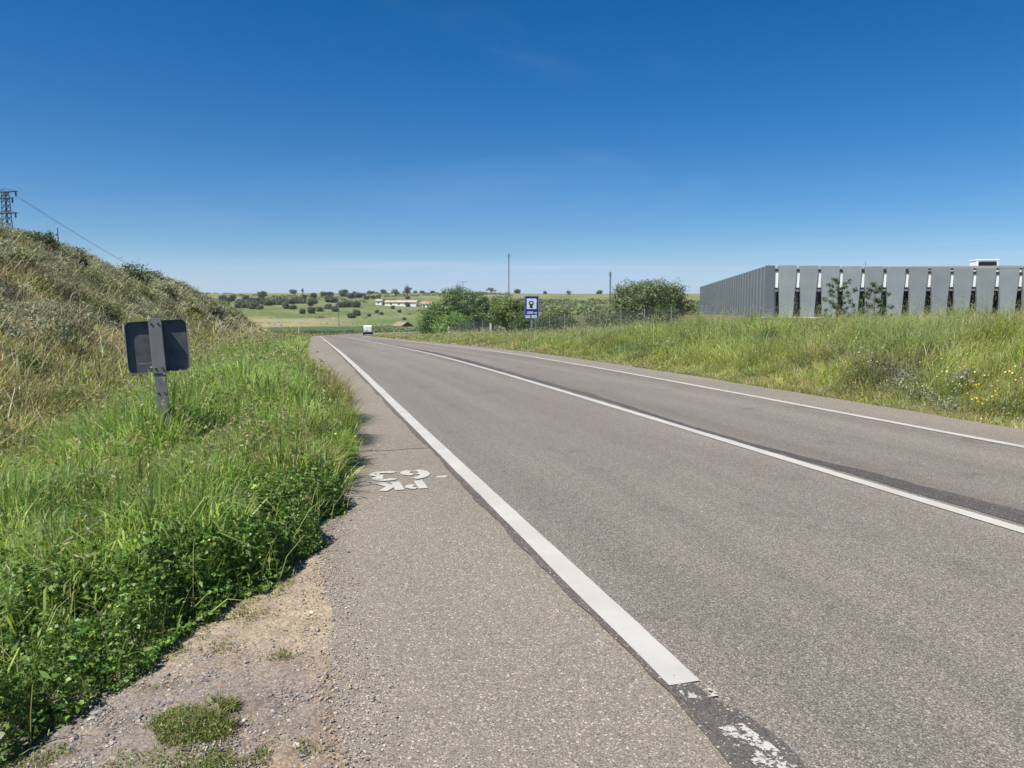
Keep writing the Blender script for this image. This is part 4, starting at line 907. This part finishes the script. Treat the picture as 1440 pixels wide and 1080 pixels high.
tree('cypress_tree', 'narrow upright tree alone on the far left skyline', 'tree', at_ground(428, 600), 2.6, 5.5, 7, 500, .4, OAK, None, .2, .05, 56)
for i, px in enumerate((965, 978)):
    tree('broadleaf_tree', ('low dark tree right of the big tree at the fence end', 'low dark tree against the far end of the grey building')[i], 'tree', at_ground(px, 170+20*i), 5.0, 5.2-1.2*i, 8, 900, .4, TREEG, None, .2, .1, 60+i)

# shrubby slope right of the sign, and the hedge along the crop: masses nobody could count
def far_scrub():
    g = Veg(); n = 2600
    for _ in range(n):
        px = random.uniform(690, 985); d = random.uniform(125, 460)
        p = pix(px, 430, d); x, y = p[0], p[1]
        if vnoise(x, y, 24, 81) < .27: continue
        z = float(ground_z(np.array([x]), np.array([y]), True)[0]); r = random.uniform(.7, 2.0); m = 46
        dd = RNG.normal(0, 1, (m, 3)); dd /= np.linalg.norm(dd, axis=1, keepdims=True); dd[:, 2] = np.abs(dd[:, 2])
        pal = GREYG if random.random() < .5 else (OLIVE if random.random() < .6 else TREEG)
        g.leaves(np.array([x, y, z])+dd*np.array([r, r, r*.75])*RNG.uniform(.6, 1.1, (m, 1)), np.full(m, .55*r)*RNG.uniform(.6, 1.2, m), dd+RNG.normal(0, .5, (m, 3)), pick(pal, m, .2)*random.uniform(.8, 1.15), .7)
    g.build('scrub_foliage', M['leaf'], 'mixed scrub covering the slope behind the fence')
    g = Veg()
    for px in np.arange(368, 600, .9):
        for d, hh in ((197, 1.0),):
            dd_ = d+random.uniform(-2, 2); p = pix(px, 460, dd_); x, y = p[0], p[1]; z = float(ground_z(np.array([x]), np.array([y]), True)[0]); m = 26
            r = random.uniform(.35, 1.0)
            if random.random() < .12: continue
            dd = RNG.normal(0, 1, (m, 3)); dd /= np.linalg.norm(dd, axis=1, keepdims=True); dd[:, 2] = np.abs(dd[:, 2])
            g.leaves(np.array([x, y, z])+dd*np.array([r, r, r])*RNG.uniform(.5, 1.1, (m, 1)), np.full(m, .35), dd+RNG.normal(0, .5, (m, 3)), pick([(.07, .09, .03), (.10, .115, .04), (.13, .12, .05)], m, .2), .7)
    g.build('hedge_foliage', M['leaf'], 'dark weedy growth along the edge of the green crop')
    # tussocky pasture beyond the bend
    g = Veg()
    for _ in range(1500):      # broom and scrub along the ridge and in drifts down the slope
        px = random.uniform(275, 720); d = random.uniform(300, 640); p = pix(px, 430, d); x, y = p[0], p[1]
        dn = vnoise(x, y, 40, 83)*.6+vnoise(x, y, 14, 84)*.4+.25*float(sm(d, 480, 590))*float(sm(px, 420, 520))-.12*(px < 480)
        if dn < .55: continue
        z = float(ground_z(np.array([x]), np.array([y]), True)[0]); r = random.uniform(.6, 1.7); m = 26
        dd = RNG.normal(0, 1, (m, 3)); dd /= np.linalg.norm(dd, axis=1, keepdims=True); dd[:, 2] = np.abs(dd[:, 2])
        pal = random.choice((OLIVE, TREEG, [(.17, .20, .09), (.22, .23, .11)], [(.13, .17, .06)]))
        g.leaves(np.array([x, y, z])+dd*np.array([r*1.5, r*1.5, r*.7])*RNG.uniform(.6, 1.1, (m, 1)), np.full(m, .7*r)*RNG.uniform(.6, 1.2, m), dd+RNG.normal(0, .5, (m, 3)), pick(pal, m, .15)*random.uniform(.8, 1.1), .7)
    g.build('scrub_foliage', M['leaf'], 'low broom and scrub in drifts on the far hillside')
    g = Veg(); n = 26000
    px = RNG.uniform(262, 620, n); d = RNG.uniform(150, 420, n)**1.0
    P = CAM[None]+d[:, None]*(fw[None]+rt[None]*((px-720)/FPX)[:, None]); x, y = P[:, 0], P[:, 1]
    s, t = st(x, y); k = (np.abs(t) > 6.5) & (d < 232+40*RNG.random(n)) & ~((d > 196) & (d < 262) & (px < 520)); x, y, d = x[k], y[k], d[k]; m = len(x)
    z = ground_z(x, y, True); c = pick([(.18, .22, .07), (.22, .24, .085), (.15, .195, .06), (.29, .26, .13)], m, .2)
    g.blades(np.stack([x, y, z-.05], 1), RNG.uniform(.25, .6, m), .0011*d*RNG.uniform(.6, 1.4, m), np.abs(RNG.normal(.5, .3, m)), c)
    g.build('pasture_grass', M['dry'], 'rough pasture grass beyond the bend in the road')
random.seed(99); far_scrub()

# ------------------------------------------------------------------ the grey slatted building
def building():
    c = pix(1076, 447, 80); z0 = .9
    B = empty('industrial_building', (c[0], c[1], z0), math.atan2(-.416, .909))
    tag(B, 'low industrial building wrapped in grey vertical slats', 'building')
    H = 5.45
    b = MB(); b.box(.95, 62, .95, 77, -.6, H-.35); b.build('wall', M['wallwhite'], B)
    b = MB(); b.box(.95, 62, .95, 77, H-.34, H-.16); b.build('roof', M['roofgrey'], B)
    b = MB(); b.box(1.2, 61, .90, .948, .15, 2.95); w = b.build('window', M['winglass'], B)
    b = MB()
    for i in range(48): b.box(2.1+i*1.25, 2.16+i*1.25, .86, .898, .15, 2.95)
    b.build('frame', M['steel'], w)
    b = MB(); b.box(.90, .948, 1.2, 76, .15, 2.95); w = b.build('window', M['winglass'], B)
    b = MB(); b.box(.42, 62, .42, .58, H-.62, H-.40); b.box(.42, .58, .6, 77, H-.62, H-.40); b.build('beam', M['black'], B)
    b = MB(); b.box(-.5, 63, -.5, -.42, -.6, .05); b.box(-.5, 63, -.42, -.02, -.6, 0.0); b.build('plinth', M['wallwhite'], B)
    sp = 2.15
    def slat(x0, drop):
        t, bo, zt = .93, .66, H-drop; m = MB()
        m.prism([(x0-bo, 0.02), (x0+bo, 0.02), (x0+t, zt), (x0-t, zt)], 0, .34); return m
    for i in range(27):
        slat(2.12+i*sp, .022*min(i*sp, 30)).build('cladding_panel', M['panel'], B, .012)
    for i in range(27):
        x0 = 1.045+i*sp; dz = .022*min(i*sp, 30); m = MB(); m.box(x0-.19, x0+.19, .19, .24, 2.75, H-.35-dz); q = m.build('infill_panel', M['wallwhite'], B)
        m = MB(); m.box(x0-.15, x0+.15, .10, .149, H-.58-dz, H-.36-dz); m.build('bracket', M['black'], q); m = MB(); m.box(x0-.17, x0+.17, .10, .149, 2.95, 3.12); m.build('bracket', M['black'], q)
    # the long left side: same panels seen nearly edge on
    for i in range(34):
        y0 = 1.55+i*sp; m = MB(); m.prism([(-.72, .02), (.72, .02), (.95, H), (-.95, H)], -.13, .13, axis='x'); rz = Matrix.Translation((.17, y0, 0)) @ Matrix.Rotation(rad(-6), 4, 'Z'); m.v = [tuple(rz @ Vector(v)) for v in m.v]; m.m = [0, 0, 1, 1, 1, 1]; m.build('cladding_panel', [M['panel'], M['panelshade']], B, .012)  # edge faces get the darker colour so shaded stripes show
    b = MB(); b.prism([(-.05, -.05), (.86, .06), (.82, .4), (.3, .6), (-.05, .5)], 0, H, axis='z'); b.build('corner_post', M['panelshade'], B, .012)  # dark colour stands in for shade on the corner
    # rooftop unit
    p = B.matrix_world.inverted() if False else None
    u = empty('rooftop_unit', (0, 0, 0)); u.parent = B
    loc = Matrix.Rotation(math.atan2(-.416, .909), 4, 'Z').inverted() @ Vector(pix(1388, 374, 84)-np.array([c[0], c[1], z0])); 
    u.location = (loc.x, loc.y, H-.16)
    b = MB(); b.box(-1.15, 1.15, 0, 1.6, 0, 1.0); b.box(-1.22, 1.22, -.05, 1.65, 1.0, 1.12); b.build('housing', M['wallwhite'], u, .02)
    b = MB(); b.box(-.9, .95, -.06, -.01, .2, .88)
    for i in range(6): b.box(-.9, .95, -.09, -.062, .24+i*.11, .30+i*.11)
    b.build('grille', M['black'], u)
    m = MB(); q = Matrix.Rotation(math.atan2(-.416, .909), 4, 'Z').inverted() @ Vector(pix(1217, 376, 90)-np.array([c[0], c[1], z0]))
    m.tube([(q.x, q.y, H-.2), (q.x, q.y, H+1.1)], .03, 6); m.box(q.x-.3, q.x+.3, q.y-.02, q.y+.02, H+.75, H+.79); m.build('antenna', M['pole'], B)
building()

# ------------------------------------------------------------------ chain-link fence
def fence():
    A = at_ground(986, 56); Bp = at_ground(604, 142); A[2] = 0; Bp[2] = 0
    F = empty('wire_fence', (A[0], A[1], 0)); tag(F, 'chain link fence on grey posts along the right side', 'fence')
    d = Vector(Bp-A); Ln = d.length; d.normalize(); n = int(Ln/4.2)
    zs = []
    for i in range(n+1):
        p = d*(Ln*i/n); z = float(ground_z(np.array([A[0]+p.x]), np.array([A[1]+p.y]), True)[0]); zs.append((p.x, p.y, z))
        b = MB(); b.tube([(p.x, p.y, z-.3), (p.x, p.y, z+2.3)], .04, 8); b.tube([(p.x, p.y, z+2.3), (p.x, p.y, z+2.34)], [.045, .02], 8)
        b.build('post', M['steel'], F)
    def zat(q):
        q = min(max(q, 0), Ln)/Ln*n; i = min(int(q), n-1); return zs[i][2]*(1-q+i)+zs[i+1][2]*(q-i)
    b = MB(); H = 2.15
    k = 0.0
    while k < Ln:
        for sg in (1, -1):
            a0, a1 = (k, k+H) if sg > 0 else (k+H, k)
            p0 = d*a0; p1 = d*a1
            if max(a0, a1) > Ln: continue
            b.tube([(p0.x, p0.y, zat(a0)), (p1.x, p1.y, zat(a1)+H)], .0032, 3, cap=False)
        k += .085
    for hh in (.05, 1.05, H):
        b.tube([(x, y, z+hh) for x, y, z in zs], .006, 4)
    b.build('wire_mesh', M['wire'], F)
fence()

# ------------------------------------------------------------------ signs
def rounded(w, h, r, n=6):
    pts = []
    for cx, cy, a0 in ((w/2-r, h/2-r, 0), (-w/2+r, h/2-r, 90), (-w/2+r, -h/2+r, 180), (w/2-r, -h/2+r, 270)):
        for i in range(n+1):
            a = rad(a0+90*i/n); pts.append((cx+r*math.cos(a), cy+r*math.sin(a)))
    return pts

def near_sign():
    """back of a small square sign: plate with folded rim, box post in front, leaning"""
    d = 7.7; c = pix(221, 486, d); base = pix(236.5, 640, d)
    t = empty('road_sign', base); tag(t, 'square grey road sign seen from behind, leaning on its post in tall grass', 'road sign')
    upz = Vector(c-base); Ln = upz.length; zax = upz.normalized(); 
    yax = Vector((-.10, 1, 0)); yax = (yax-zax*yax.dot(zax)).normalized(); xax = yax.cross(zax).normalized()
    t.rotation_euler = Matrix((xax, yax, zax)).transposed().to_euler()
    w, h = .585, .535; zc = Ln
    shift = lambda P: [(a, b_+zc) for a, b_ in P]
    b = MB(); b.prism(shift(rounded(w, h, .06)), .105, .108); pl = b.build('plate', M['galvdark'], t)
    o, i_ = rounded(w, h, .06), rounded(w-.008, h-.008, .056); n = len(o); b = MB()
    vs = [(a, .058, z+zc) for a, z in o]+[(a, .1045, z+zc) for a, z in o]+[(a, .058, z+zc) for a, z in i_]+[(a, .1045, z+zc) for a, z in i_]
    fs = []
    for k in range(n):
        k2 = (k+1) % n; fs += [(k, k2, n+k2, n+k), (2*n+k, 3*n+k, 3*n+k2, 2*n+k2), (k, 2*n+k, 2*n+k2, k2), (n+k, n+k2, 3*n+k2, 3*n+k)]
    b.add(vs, fs); b.build('rim', M['steel'], pl)
    b = MB(); b.box(-.054, .054, -.02, .05, -.5, zc-h/2+.02); b.build('post', M['galv'], t, .006)
    b = MB(); b.box(-.062, .062, -.032, .056, zc-h/2-.02, zc+h/2+.008); sl = b.build('bracket', M['galv'], t, .006)
    b = MB()
    for xx in (-.03, .03):
        for zz in (zc+h/2-.05, zc-h/2+.03): b.tube([(xx, -.034, zz), (xx, -.042, zz)], .011, 6)
    b.build('bolt', M['black'], sl)
    b = MB()
    for xx in (-.028, .028): b.tube([(xx, -.018, zc-h/2-.22), (xx, -.028, zc-h/2-.22)], .011, 6)
    b.build('bolt', M['black'], t)
    b = MB(); b.box(-.19, -.067, .058, .066, zc-.175, zc-.16); b.build('crossbar', M['galv'], t)
near_sign()

def blue_sign():
    d = 46; c = pix(747, 432, d); base = at_ground(747.5, d)
    t = empty('information_sign', base, -rad(12)); tag(t, 'blue roadside information sign reading 1000 m on a grey post', 'information sign')
    zc = c[2]-base[2]; w, h = .87, 1.37
    b = MB(); b.prism([(a, z+zc) for a, z in rounded(w, h, .04)], 0, .03); pn = b.build('panel', M['blue'], t)
    b = MB()
    for (x0, x1, y0, y1) in ((-w/2+.02, w/2-.02, h/2-.03, h/2-.02), (-w/2+.02, w/2-.02, -h/2+.02, -h/2+.03), (-w/2+.02, -w/2+.03, -h/2+.03, h/2-.03), (w/2-.03, w/2-.02, -h/2+.03, h/2-.03)):
        b.box(x0, x1, -.004, -.001, zc+y0, zc+y1)
    b.build('border', M['signwhite'], pn)
    # white field with its black pictogram: a round head with a pale centre on a stand
    b = MB(); b.prism([(-.30, zc-.11), (.29, zc-.11), (.29, zc+.30), (.35, zc+.35), (.29, zc+.40), (.29, zc+.52), (-.30, zc+.52)], -.006, -.001); f = b.build('pictogram_field', M['signwhite'], pn)
    b = MB(); b.prism([(-.03+.155*math.cos(a), zc+.245+.145*math.sin(a)) for a in np.linspace(0, 2*math.pi, 24, endpoint=False)], -.010, -.0065)
    b.prism([(-.13, zc-.05), (.08, zc-.05), (.04, zc+.11), (-.10, zc+.11)], -.010, -.0065)
    sy = b.build('symbol', M['black'], pn)
    b = MB(); b.prism([(-.03+.085*math.cos(a), zc+.255+.06*math.sin(a)) for a in np.linspace(0, 2*math.pi, 18, endpoint=False)], -.013, -.0105); b.build('symbol_centre', M['signwhite'], pn)
    tx = text_mesh('lettering', '1000 m', .21, .006, M['signwhite'], pn, .001); tx.rotation_euler = (math.pi/2, 0, 0); tx.location = (-.0, -.003, zc-.40)
    b = MB(); b.box(-.37, -.09, -.006, -.001, zc-.64, zc-.48); b.box(-.01, .32, -.006, -.001, zc-.64, zc-.48); b.build('logo_panel', M['signwhite'], pn)
    b = MB(); b.box(-.34, -.20, -.009, -.0065, zc-.55, zc-.51); b.prism([(-.20, zc-.55), (-.12, zc-.58), (-.12, zc-.52)], -.009, -.0065); b.box(.03, .28, -.009, -.0065, zc-.575, zc-.555); b.build('logo_mark', M['blue'], pn)
    b = MB(); b.box(-.05, .05, .031, .11, -.3, zc+.4); b.build('post', M['steel'], t, .006)
blue_sign()

# ------------------------------------------------------------------ delineators, stones, masts, poles
def delineator(px, py, d, label):
    p = at_ground(px, d); t = empty('delineator_post', p, -rad(8)); tag(t, label, 'marker post', 'roadside marker posts')
    top = float(pix(px, py, d)[2]-p[2]); top = max(top, 1.0)
    b = MB(); b.prism([(-.06, -.2), (.06, -.2), (.06, top-.04), (0, top+.04), (-.06, top-.03)], -.05, .05); b.build('post', M['white'], t)
    b = MB(); b.prism([(-.065, top-.42), (.065, top-.36), (.065, top-.12), (-.065, top-.18)], -.055, .055); bd = b.build('band', M['black'], t)
    b = MB(); b.box(-.03, .03, -.062, -.056, top-.36, top-.2); b.build('reflector', M['yellow'], bd)
delineator(421, 457.5, 118, 'white marker post with black band in the left verge')
delineator(631.5, 464, 76, 'white marker post with black band in the right verge')
p = at_ground(690, 84); t = empty('marker_post', p); tag(t, 'plain white square post standing by the wire fence', 'marker post')
b = MB(); b.box(-.09, .09, -.07, .07, -.2, 1.45); b.build('post', M['signwhite'], t, .01); b = MB(); b.prism([(-.10, 1.45), (.10, 1.45), (0, 1.51)], -.09, .09); b.build('cap', M['white'], t)
for i, (px, d, r, lab) in enumerate(((653, 74, .28, 'pale stone in the right verge beside the marker post'), (694, 66, .22, 'pale stone in the grass below the white post'))):
    P = at_ground(px, d)+np.array([0, 0, .32]); v, f = ico(); vv = v*np.array([r, r*.8, r*.8])*(1+RNG.normal(0, .1, (12, 1)))
    o = np_mesh('boulder', vv, None, f, np.tile([[.6, .57, .5]], (12, 1)), leafy('pale_rock', 0, .9, .1)); o.location = tuple(P-np.array([0, 0, .2])); tag(o, lab, 'stone')

def mast(px, ytop, d, r, label, mat_, cross=False, name='radio_mast'):
    p = at_ground(px, d); H = pix(px, ytop, d)[2]-p[2]; t = empty(name, p); tag(t, label, 'mast')
    b = MB(); w = r*1.6; legs = [(w*math.cos(a), w*math.sin(a)) for a in (0, 2.094, 4.189)]
    if name == 'radio_mast':
        for x, y in legs: b.tube([(x, y, -.5), (x, y, H)], r*.42, 5)
        nseg = int(H/(w*2.4))
        for i in range(nseg):
            for j in range(3):
                a, c = legs[j], legs[(j+1) % 3]; b.tube([(*a, H*i/nseg), (*c, H*(i+1)/nseg)], r*.22, 4)
        b.build('lattice', mat_, t)
        b = MB(); 
        for k in range(3): b.box(w*.6*math.cos(k*2.1)-r, w*.6*math.cos(k*2.1)+r, w*1.5*math.sin(k*2.1)-r, w*1.5*math.sin(k*2.1)+r, H-2.6, H-.3)
        b.tube([(0, 0, H), (0, 0, H+1.0)], r*.3, 5); b.build('antenna', M['pole'], t)
    else:
        b.tube([(0, 0, -.5), (0, 0, H)], [r*1.2, r*.8], 8); b.build('pole', mat_, t)
        if cross:
            b = MB(); b.box(-2.2, 2.2, -.1, .1, H-.45, H-.2); b.build('crossarm', mat_, t)
            for x in (-2, 0, 2): q = MB(); q.tube([(x, 0, H-.2), (x, 0, H+.25)], [.09, .05], 6); q.build('insulator', M['steel'], t)
    return t
mast(715.5, 358, 520, .26, 'tallest thin lattice mast on the skyline left of the blue sign', M['pole'])
mast(857, 383, 420, .24, 'shorter lattice mast on the skyline beside the big rounded tree', M['darkpole'])
mast(651.5, 396, 420, .22, 'utility pole with crossarm above the tree clump', M['pole'], True, 'utility_pole')
mast(477.5, 414, 250, .11, 'thin grey utility pole in the field left of the van', M['pole'], False, 'utility_pole')
p, d = hit(91, 360); 
q = at_ground(91, 50); t = empty('utility_pole', q); tag(t, 'thin bare pole standing on the crest of the bank', 'pole')
b = MB(); Ht = pix(91, 322, 50)[2]-q[2]; b.tube([(0, 0, -.4), (0, 0, Ht)], [.045, .035], 8); b.build('pole', M['wood'], t); b = MB(); b.tube([(0, 0, Ht), (0, 0, Ht+.05)], [.06, .02], 8); b.build('cap', M['steel'], t)

def pylon():
    d = 105; p = pix(12, 345, d); t = empty('power_pylon', p, rad(-35)); tag(t, 'dark lattice power pylon with crossarms behind the bank', 'pylon')
    H = pix(12, 270, d)[2]-p[2]; b = MB(); w0, w1 = .50, .30
    n = 9
    def leg(k, f): w = w0+(w1-w0)*f; return Vector(((1, 1, -1, -1)[k]*w, (1, -1, -1, 1)[k]*w, H*f))
    for k in range(4): b.tube([leg(k, 0), leg(k, 1)], .055, 5)
    for i in range(n):
        for k in range(4):
            b.tube([leg(k, i/n), leg((k+1) % 4, (i+1)/n)], .04, 4); b.tube([leg(k, (i+1)/n), leg((k+1) % 4, i/n)], .04, 4)
    b.build('lattice', M['darkpole'], t)
    arms = []
    for z, L in ((H-.1, 2.2), (H-.95, 1.4), (H-3.0, 1.9)):
        b = MB()
        for y in (-.35, .35): b.tube([(-L, y*.3, z), (0, y, z), (L, y*.3, z)], .06, 5)
        b.tube([(-L, 0, z), (0, 0, z+.45), (L, 0, z)], .045, 5)
        a = b.build('crossarm', M['darkpole'], t)
        for s in (-1, 1):
            q = MB(); q.tube([(s*L*.9, 0, z), (s*L*.9, 0, z-.7)], .09, 6)
            for k in range(4): q.tube([(s*L*.9, 0, z-.15-.14*k), (s*L*.9, 0, z-.2-.14*k)], .13, 8)
            q.build('insulator', M['black'], a)
        arms.append((L, z))
    bpy.context.view_layer.update()
    A = t.matrix_world @ Vector((arms[0][0]*.9, 0, arms[0][1]-.7))
    for i, (off, zz) in enumerate(((0, 0), (1.2, -.2))):
        E = Vector(pix(300+off, 425, 330)); q = MB(); pts = []
        for k in range(41):
            f = k/40; v = (A+Vector((off*.4, off*.5, zz))).lerp(E, f); v.z -= 9.0*4*f*(1-f)*.25; pts.append(v)
        q.tube(pts, .022, 4); o = q.build('power_cable', M['darkpole']); tag(o, ('upper power cable sagging from the pylon across the sky', 'lower power cable sagging from the pylon across the sky')[i], 'cable', 'power cables')
pylon()

# ------------------------------------------------------------------ the van
def van():
    p = pix(517.2, 472.2, 146.5); s, t_ = st(np.array([p[0]]), np.array([p[1]])); x, y, h = frame_at(s[0])
    z = float(road_z(s[0]))+.02
    V = empty('delivery_van', (p[0], p[1], z), -rad(6.6)); tag(V, 'small white van driving away towards the bend', 'van')
    # side profile (y forward, z), lofted across the width with tumblehome
    prof = [(0, .60), (-.02, .95), (.03, 1.55), (.10, 1.84), (.30, 1.92), (2.2, 1.93), (2.75, 1.84), (3.35, 1.25), (4.1, 1.05), (4.35, .85), (4.38, .5)]
    b = MB(); n = len(prof); vs = []
    for xx, k in ((-1, 0), (1, 0)):
        for (yy, zz) in prof:
            hw = .90 if zz < 1.0 else .90-.16*((zz-1.0)/.93)**1.5
            vs.append((xx*hw, yy, zz))
    fs = [tuple(range(n)), tuple(range(2*n-1, n-1, -1))]+[(i, n+i, n+(i+1) % n, (i+1) % n) for i in range(n)]
    b.add(vs, fs); body = b.build('body', M['white'], V, .03)
    b = MB(); b.box(-.90, .90, -.12, .06, .34, .70); b.build('bumper', M['black'], V, .03)
    b = MB(); b.box(-.84, .84, .07, 4.2, .22, .62); b.build('underbody', M['black'], V)
    for s_ in (-1, 1):
        b = MB(); b.box(min(s_*.06, s_*.70), max(s_*.06, s_*.70), -.035, .0, .73, 1.74); dr = b.build('rear_door', M['white'], V, .012)
        b = MB(); b.box(s_*.12-.05 if s_ > 0 else -.17, .17 if s_ > 0 else s_*.12+.05, -.05, -.036, 1.0, 1.04); b.build('handle', M['black'], dr)
        b = MB(); b.box(min(s_*.74, s_*.85), max(s_*.74, s_*.85), -.045, .03, .82, 1.30); b.build('tail_lamp', M['red'], V, .01)
        b = MB(); b.box(min(s_*.90, s_*1.12), max(s_*.90, s_*1.12), 2.95, 3.05, 1.15, 1.36); b.build('wing_mirror', M['black'], V, .02)
        for yy in (.75, 3.45):
            b = MB(); b.tube([(s_*.70, yy, .32), (s_*.91, yy, .32)], .32, 20); w = b.build('wheel', M['rubber'], V)
            b = MB(); b.tube([(s_*.912, yy, .32), (s_*.925, yy, .32)], .19, 16); b.build('rim', M['steel'], w)
        b = MB(); b.prism([(2.35, 1.2), (3.2, 1.2), (2.8, 1.74), (2.35, 1.76)], s_*.885-.01, s_*.885+.01, axis='x'); b.build('side_window', M['glass'], V)
    b = MB(); b.box(-.52, -.06, -.052, -.037, .78, .90); b.build('number_plate', M['yellow'], V)
    b = MB(); b.box(-.55, .10, -.049, -.0365, .92, 1.0); b.build('plate_recess', M['steel'], V)
van()

# ------------------------------------------------------------------ far farm and the low hut
def gable(name, label, px0, px1, ybase, yeave, yridge, d, depth, wallm, roofm, cat, windows=()):
    a = pix(px0, ybase, d); c = pix(px1, ybase, d); w = float(np.linalg.norm((c-a)[:2]))
    g = float(ground_z(np.array([(a[0]+c[0])/2]), np.array([(a[1]+c[1])/2]), True)[0]); base = min(a[2], g)-.6
    T = empty(name, (a[0], a[1], a[2]), math.atan2(c[1]-a[1], c[0]-a[0])); tag(T, label, cat)
    he = pix(px0, yeave, d)[2]-a[2]; hr = pix(px0, yridge, d)[2]-a[2]; bz = base-a[2]
    b = MB(); b.prism([(0, bz), (depth, bz), (depth, he), (depth/2, hr-.12), (0, he)], 0, w, axis='x'); wl = b.build('wall', wallm, T)
    b = MB(); e = .35
    b.prism([(-e, he-.12), (depth/2, hr-.02), (depth+e, he-.12), (depth+e, he+.12), (depth/2, hr+.22), (-e, he+.12)], -e, w+e, axis='x'); b.build('roof', roofm, T)
    for (f, ww, z0, z1) in windows:
        b = MB(); b.box(f*w-ww/2, f*w+ww/2, -.05, -.005, z0, z1); b.build('window', M['glass'], T)
    return T
D = 395
gable('farm_building', 'long white farm building with a faded tile roof', 541, 585, 431.5, 425.0, 422.6, D, 9, M['whitewash'], M['tilepale'], 'farmhouse', ((.2, .8, 1, 2), (.45, .8, 1, 2), (.75, .8, 1, 2)))
gable('farm_building', 'small white outbuilding at the left end of the farm', 528, 536.5, 429, 423.2, 421.4, D+4, 6, M['whitewash'], M['tilepale'], 'farmhouse', ((.5, .7, .8, 1.6),))
gable('farm_building', 'white farmhouse with an orange tile roof at the right end', 592, 606, 433.5, 427.5, 424.2, D-3, 8, M['whitewash'], M['tile'], 'farmhouse', ((.3, .8, .9, 1.8), (.7, .8, .9, 1.8)))
_, DH = hit(560, 459.5)
HT = gable('farm_hut', 'low hut with a tan roof and dark gable half sunk in the field', 549, 567, 460.3, 458.4, 453.2, DH, 4.5, M['mudroof'], M['mudwall'], 'hut', ())
HT.location += Vector((1.2, 1.6, 0)); HT.rotation_euler.z -= rad(42)

# ------------------------------------------------------------------ light summer haze
def haze():
    b = MB(); b.box(-2600, 2600, -400, 2600, -60, 70)
    m = bpy.data.materials.new('haze_air'); m.use_nodes = True; nt = m.node_tree; nt.nodes.clear()
    v = N(nt, 'ShaderNodeVolumePrincipled', Density=.00018, Anisotropy=.2); v.inputs['Color'].default_value = (.80, .88, 1, 1)
    o = N(nt, 'ShaderNodeOutputMaterial'); nt.links.new(v.outputs[0], o.inputs['Volume'])
    tag(b.build('haze', m), 'thin pale haze over the far fields', None, None, 'stuff')
haze()
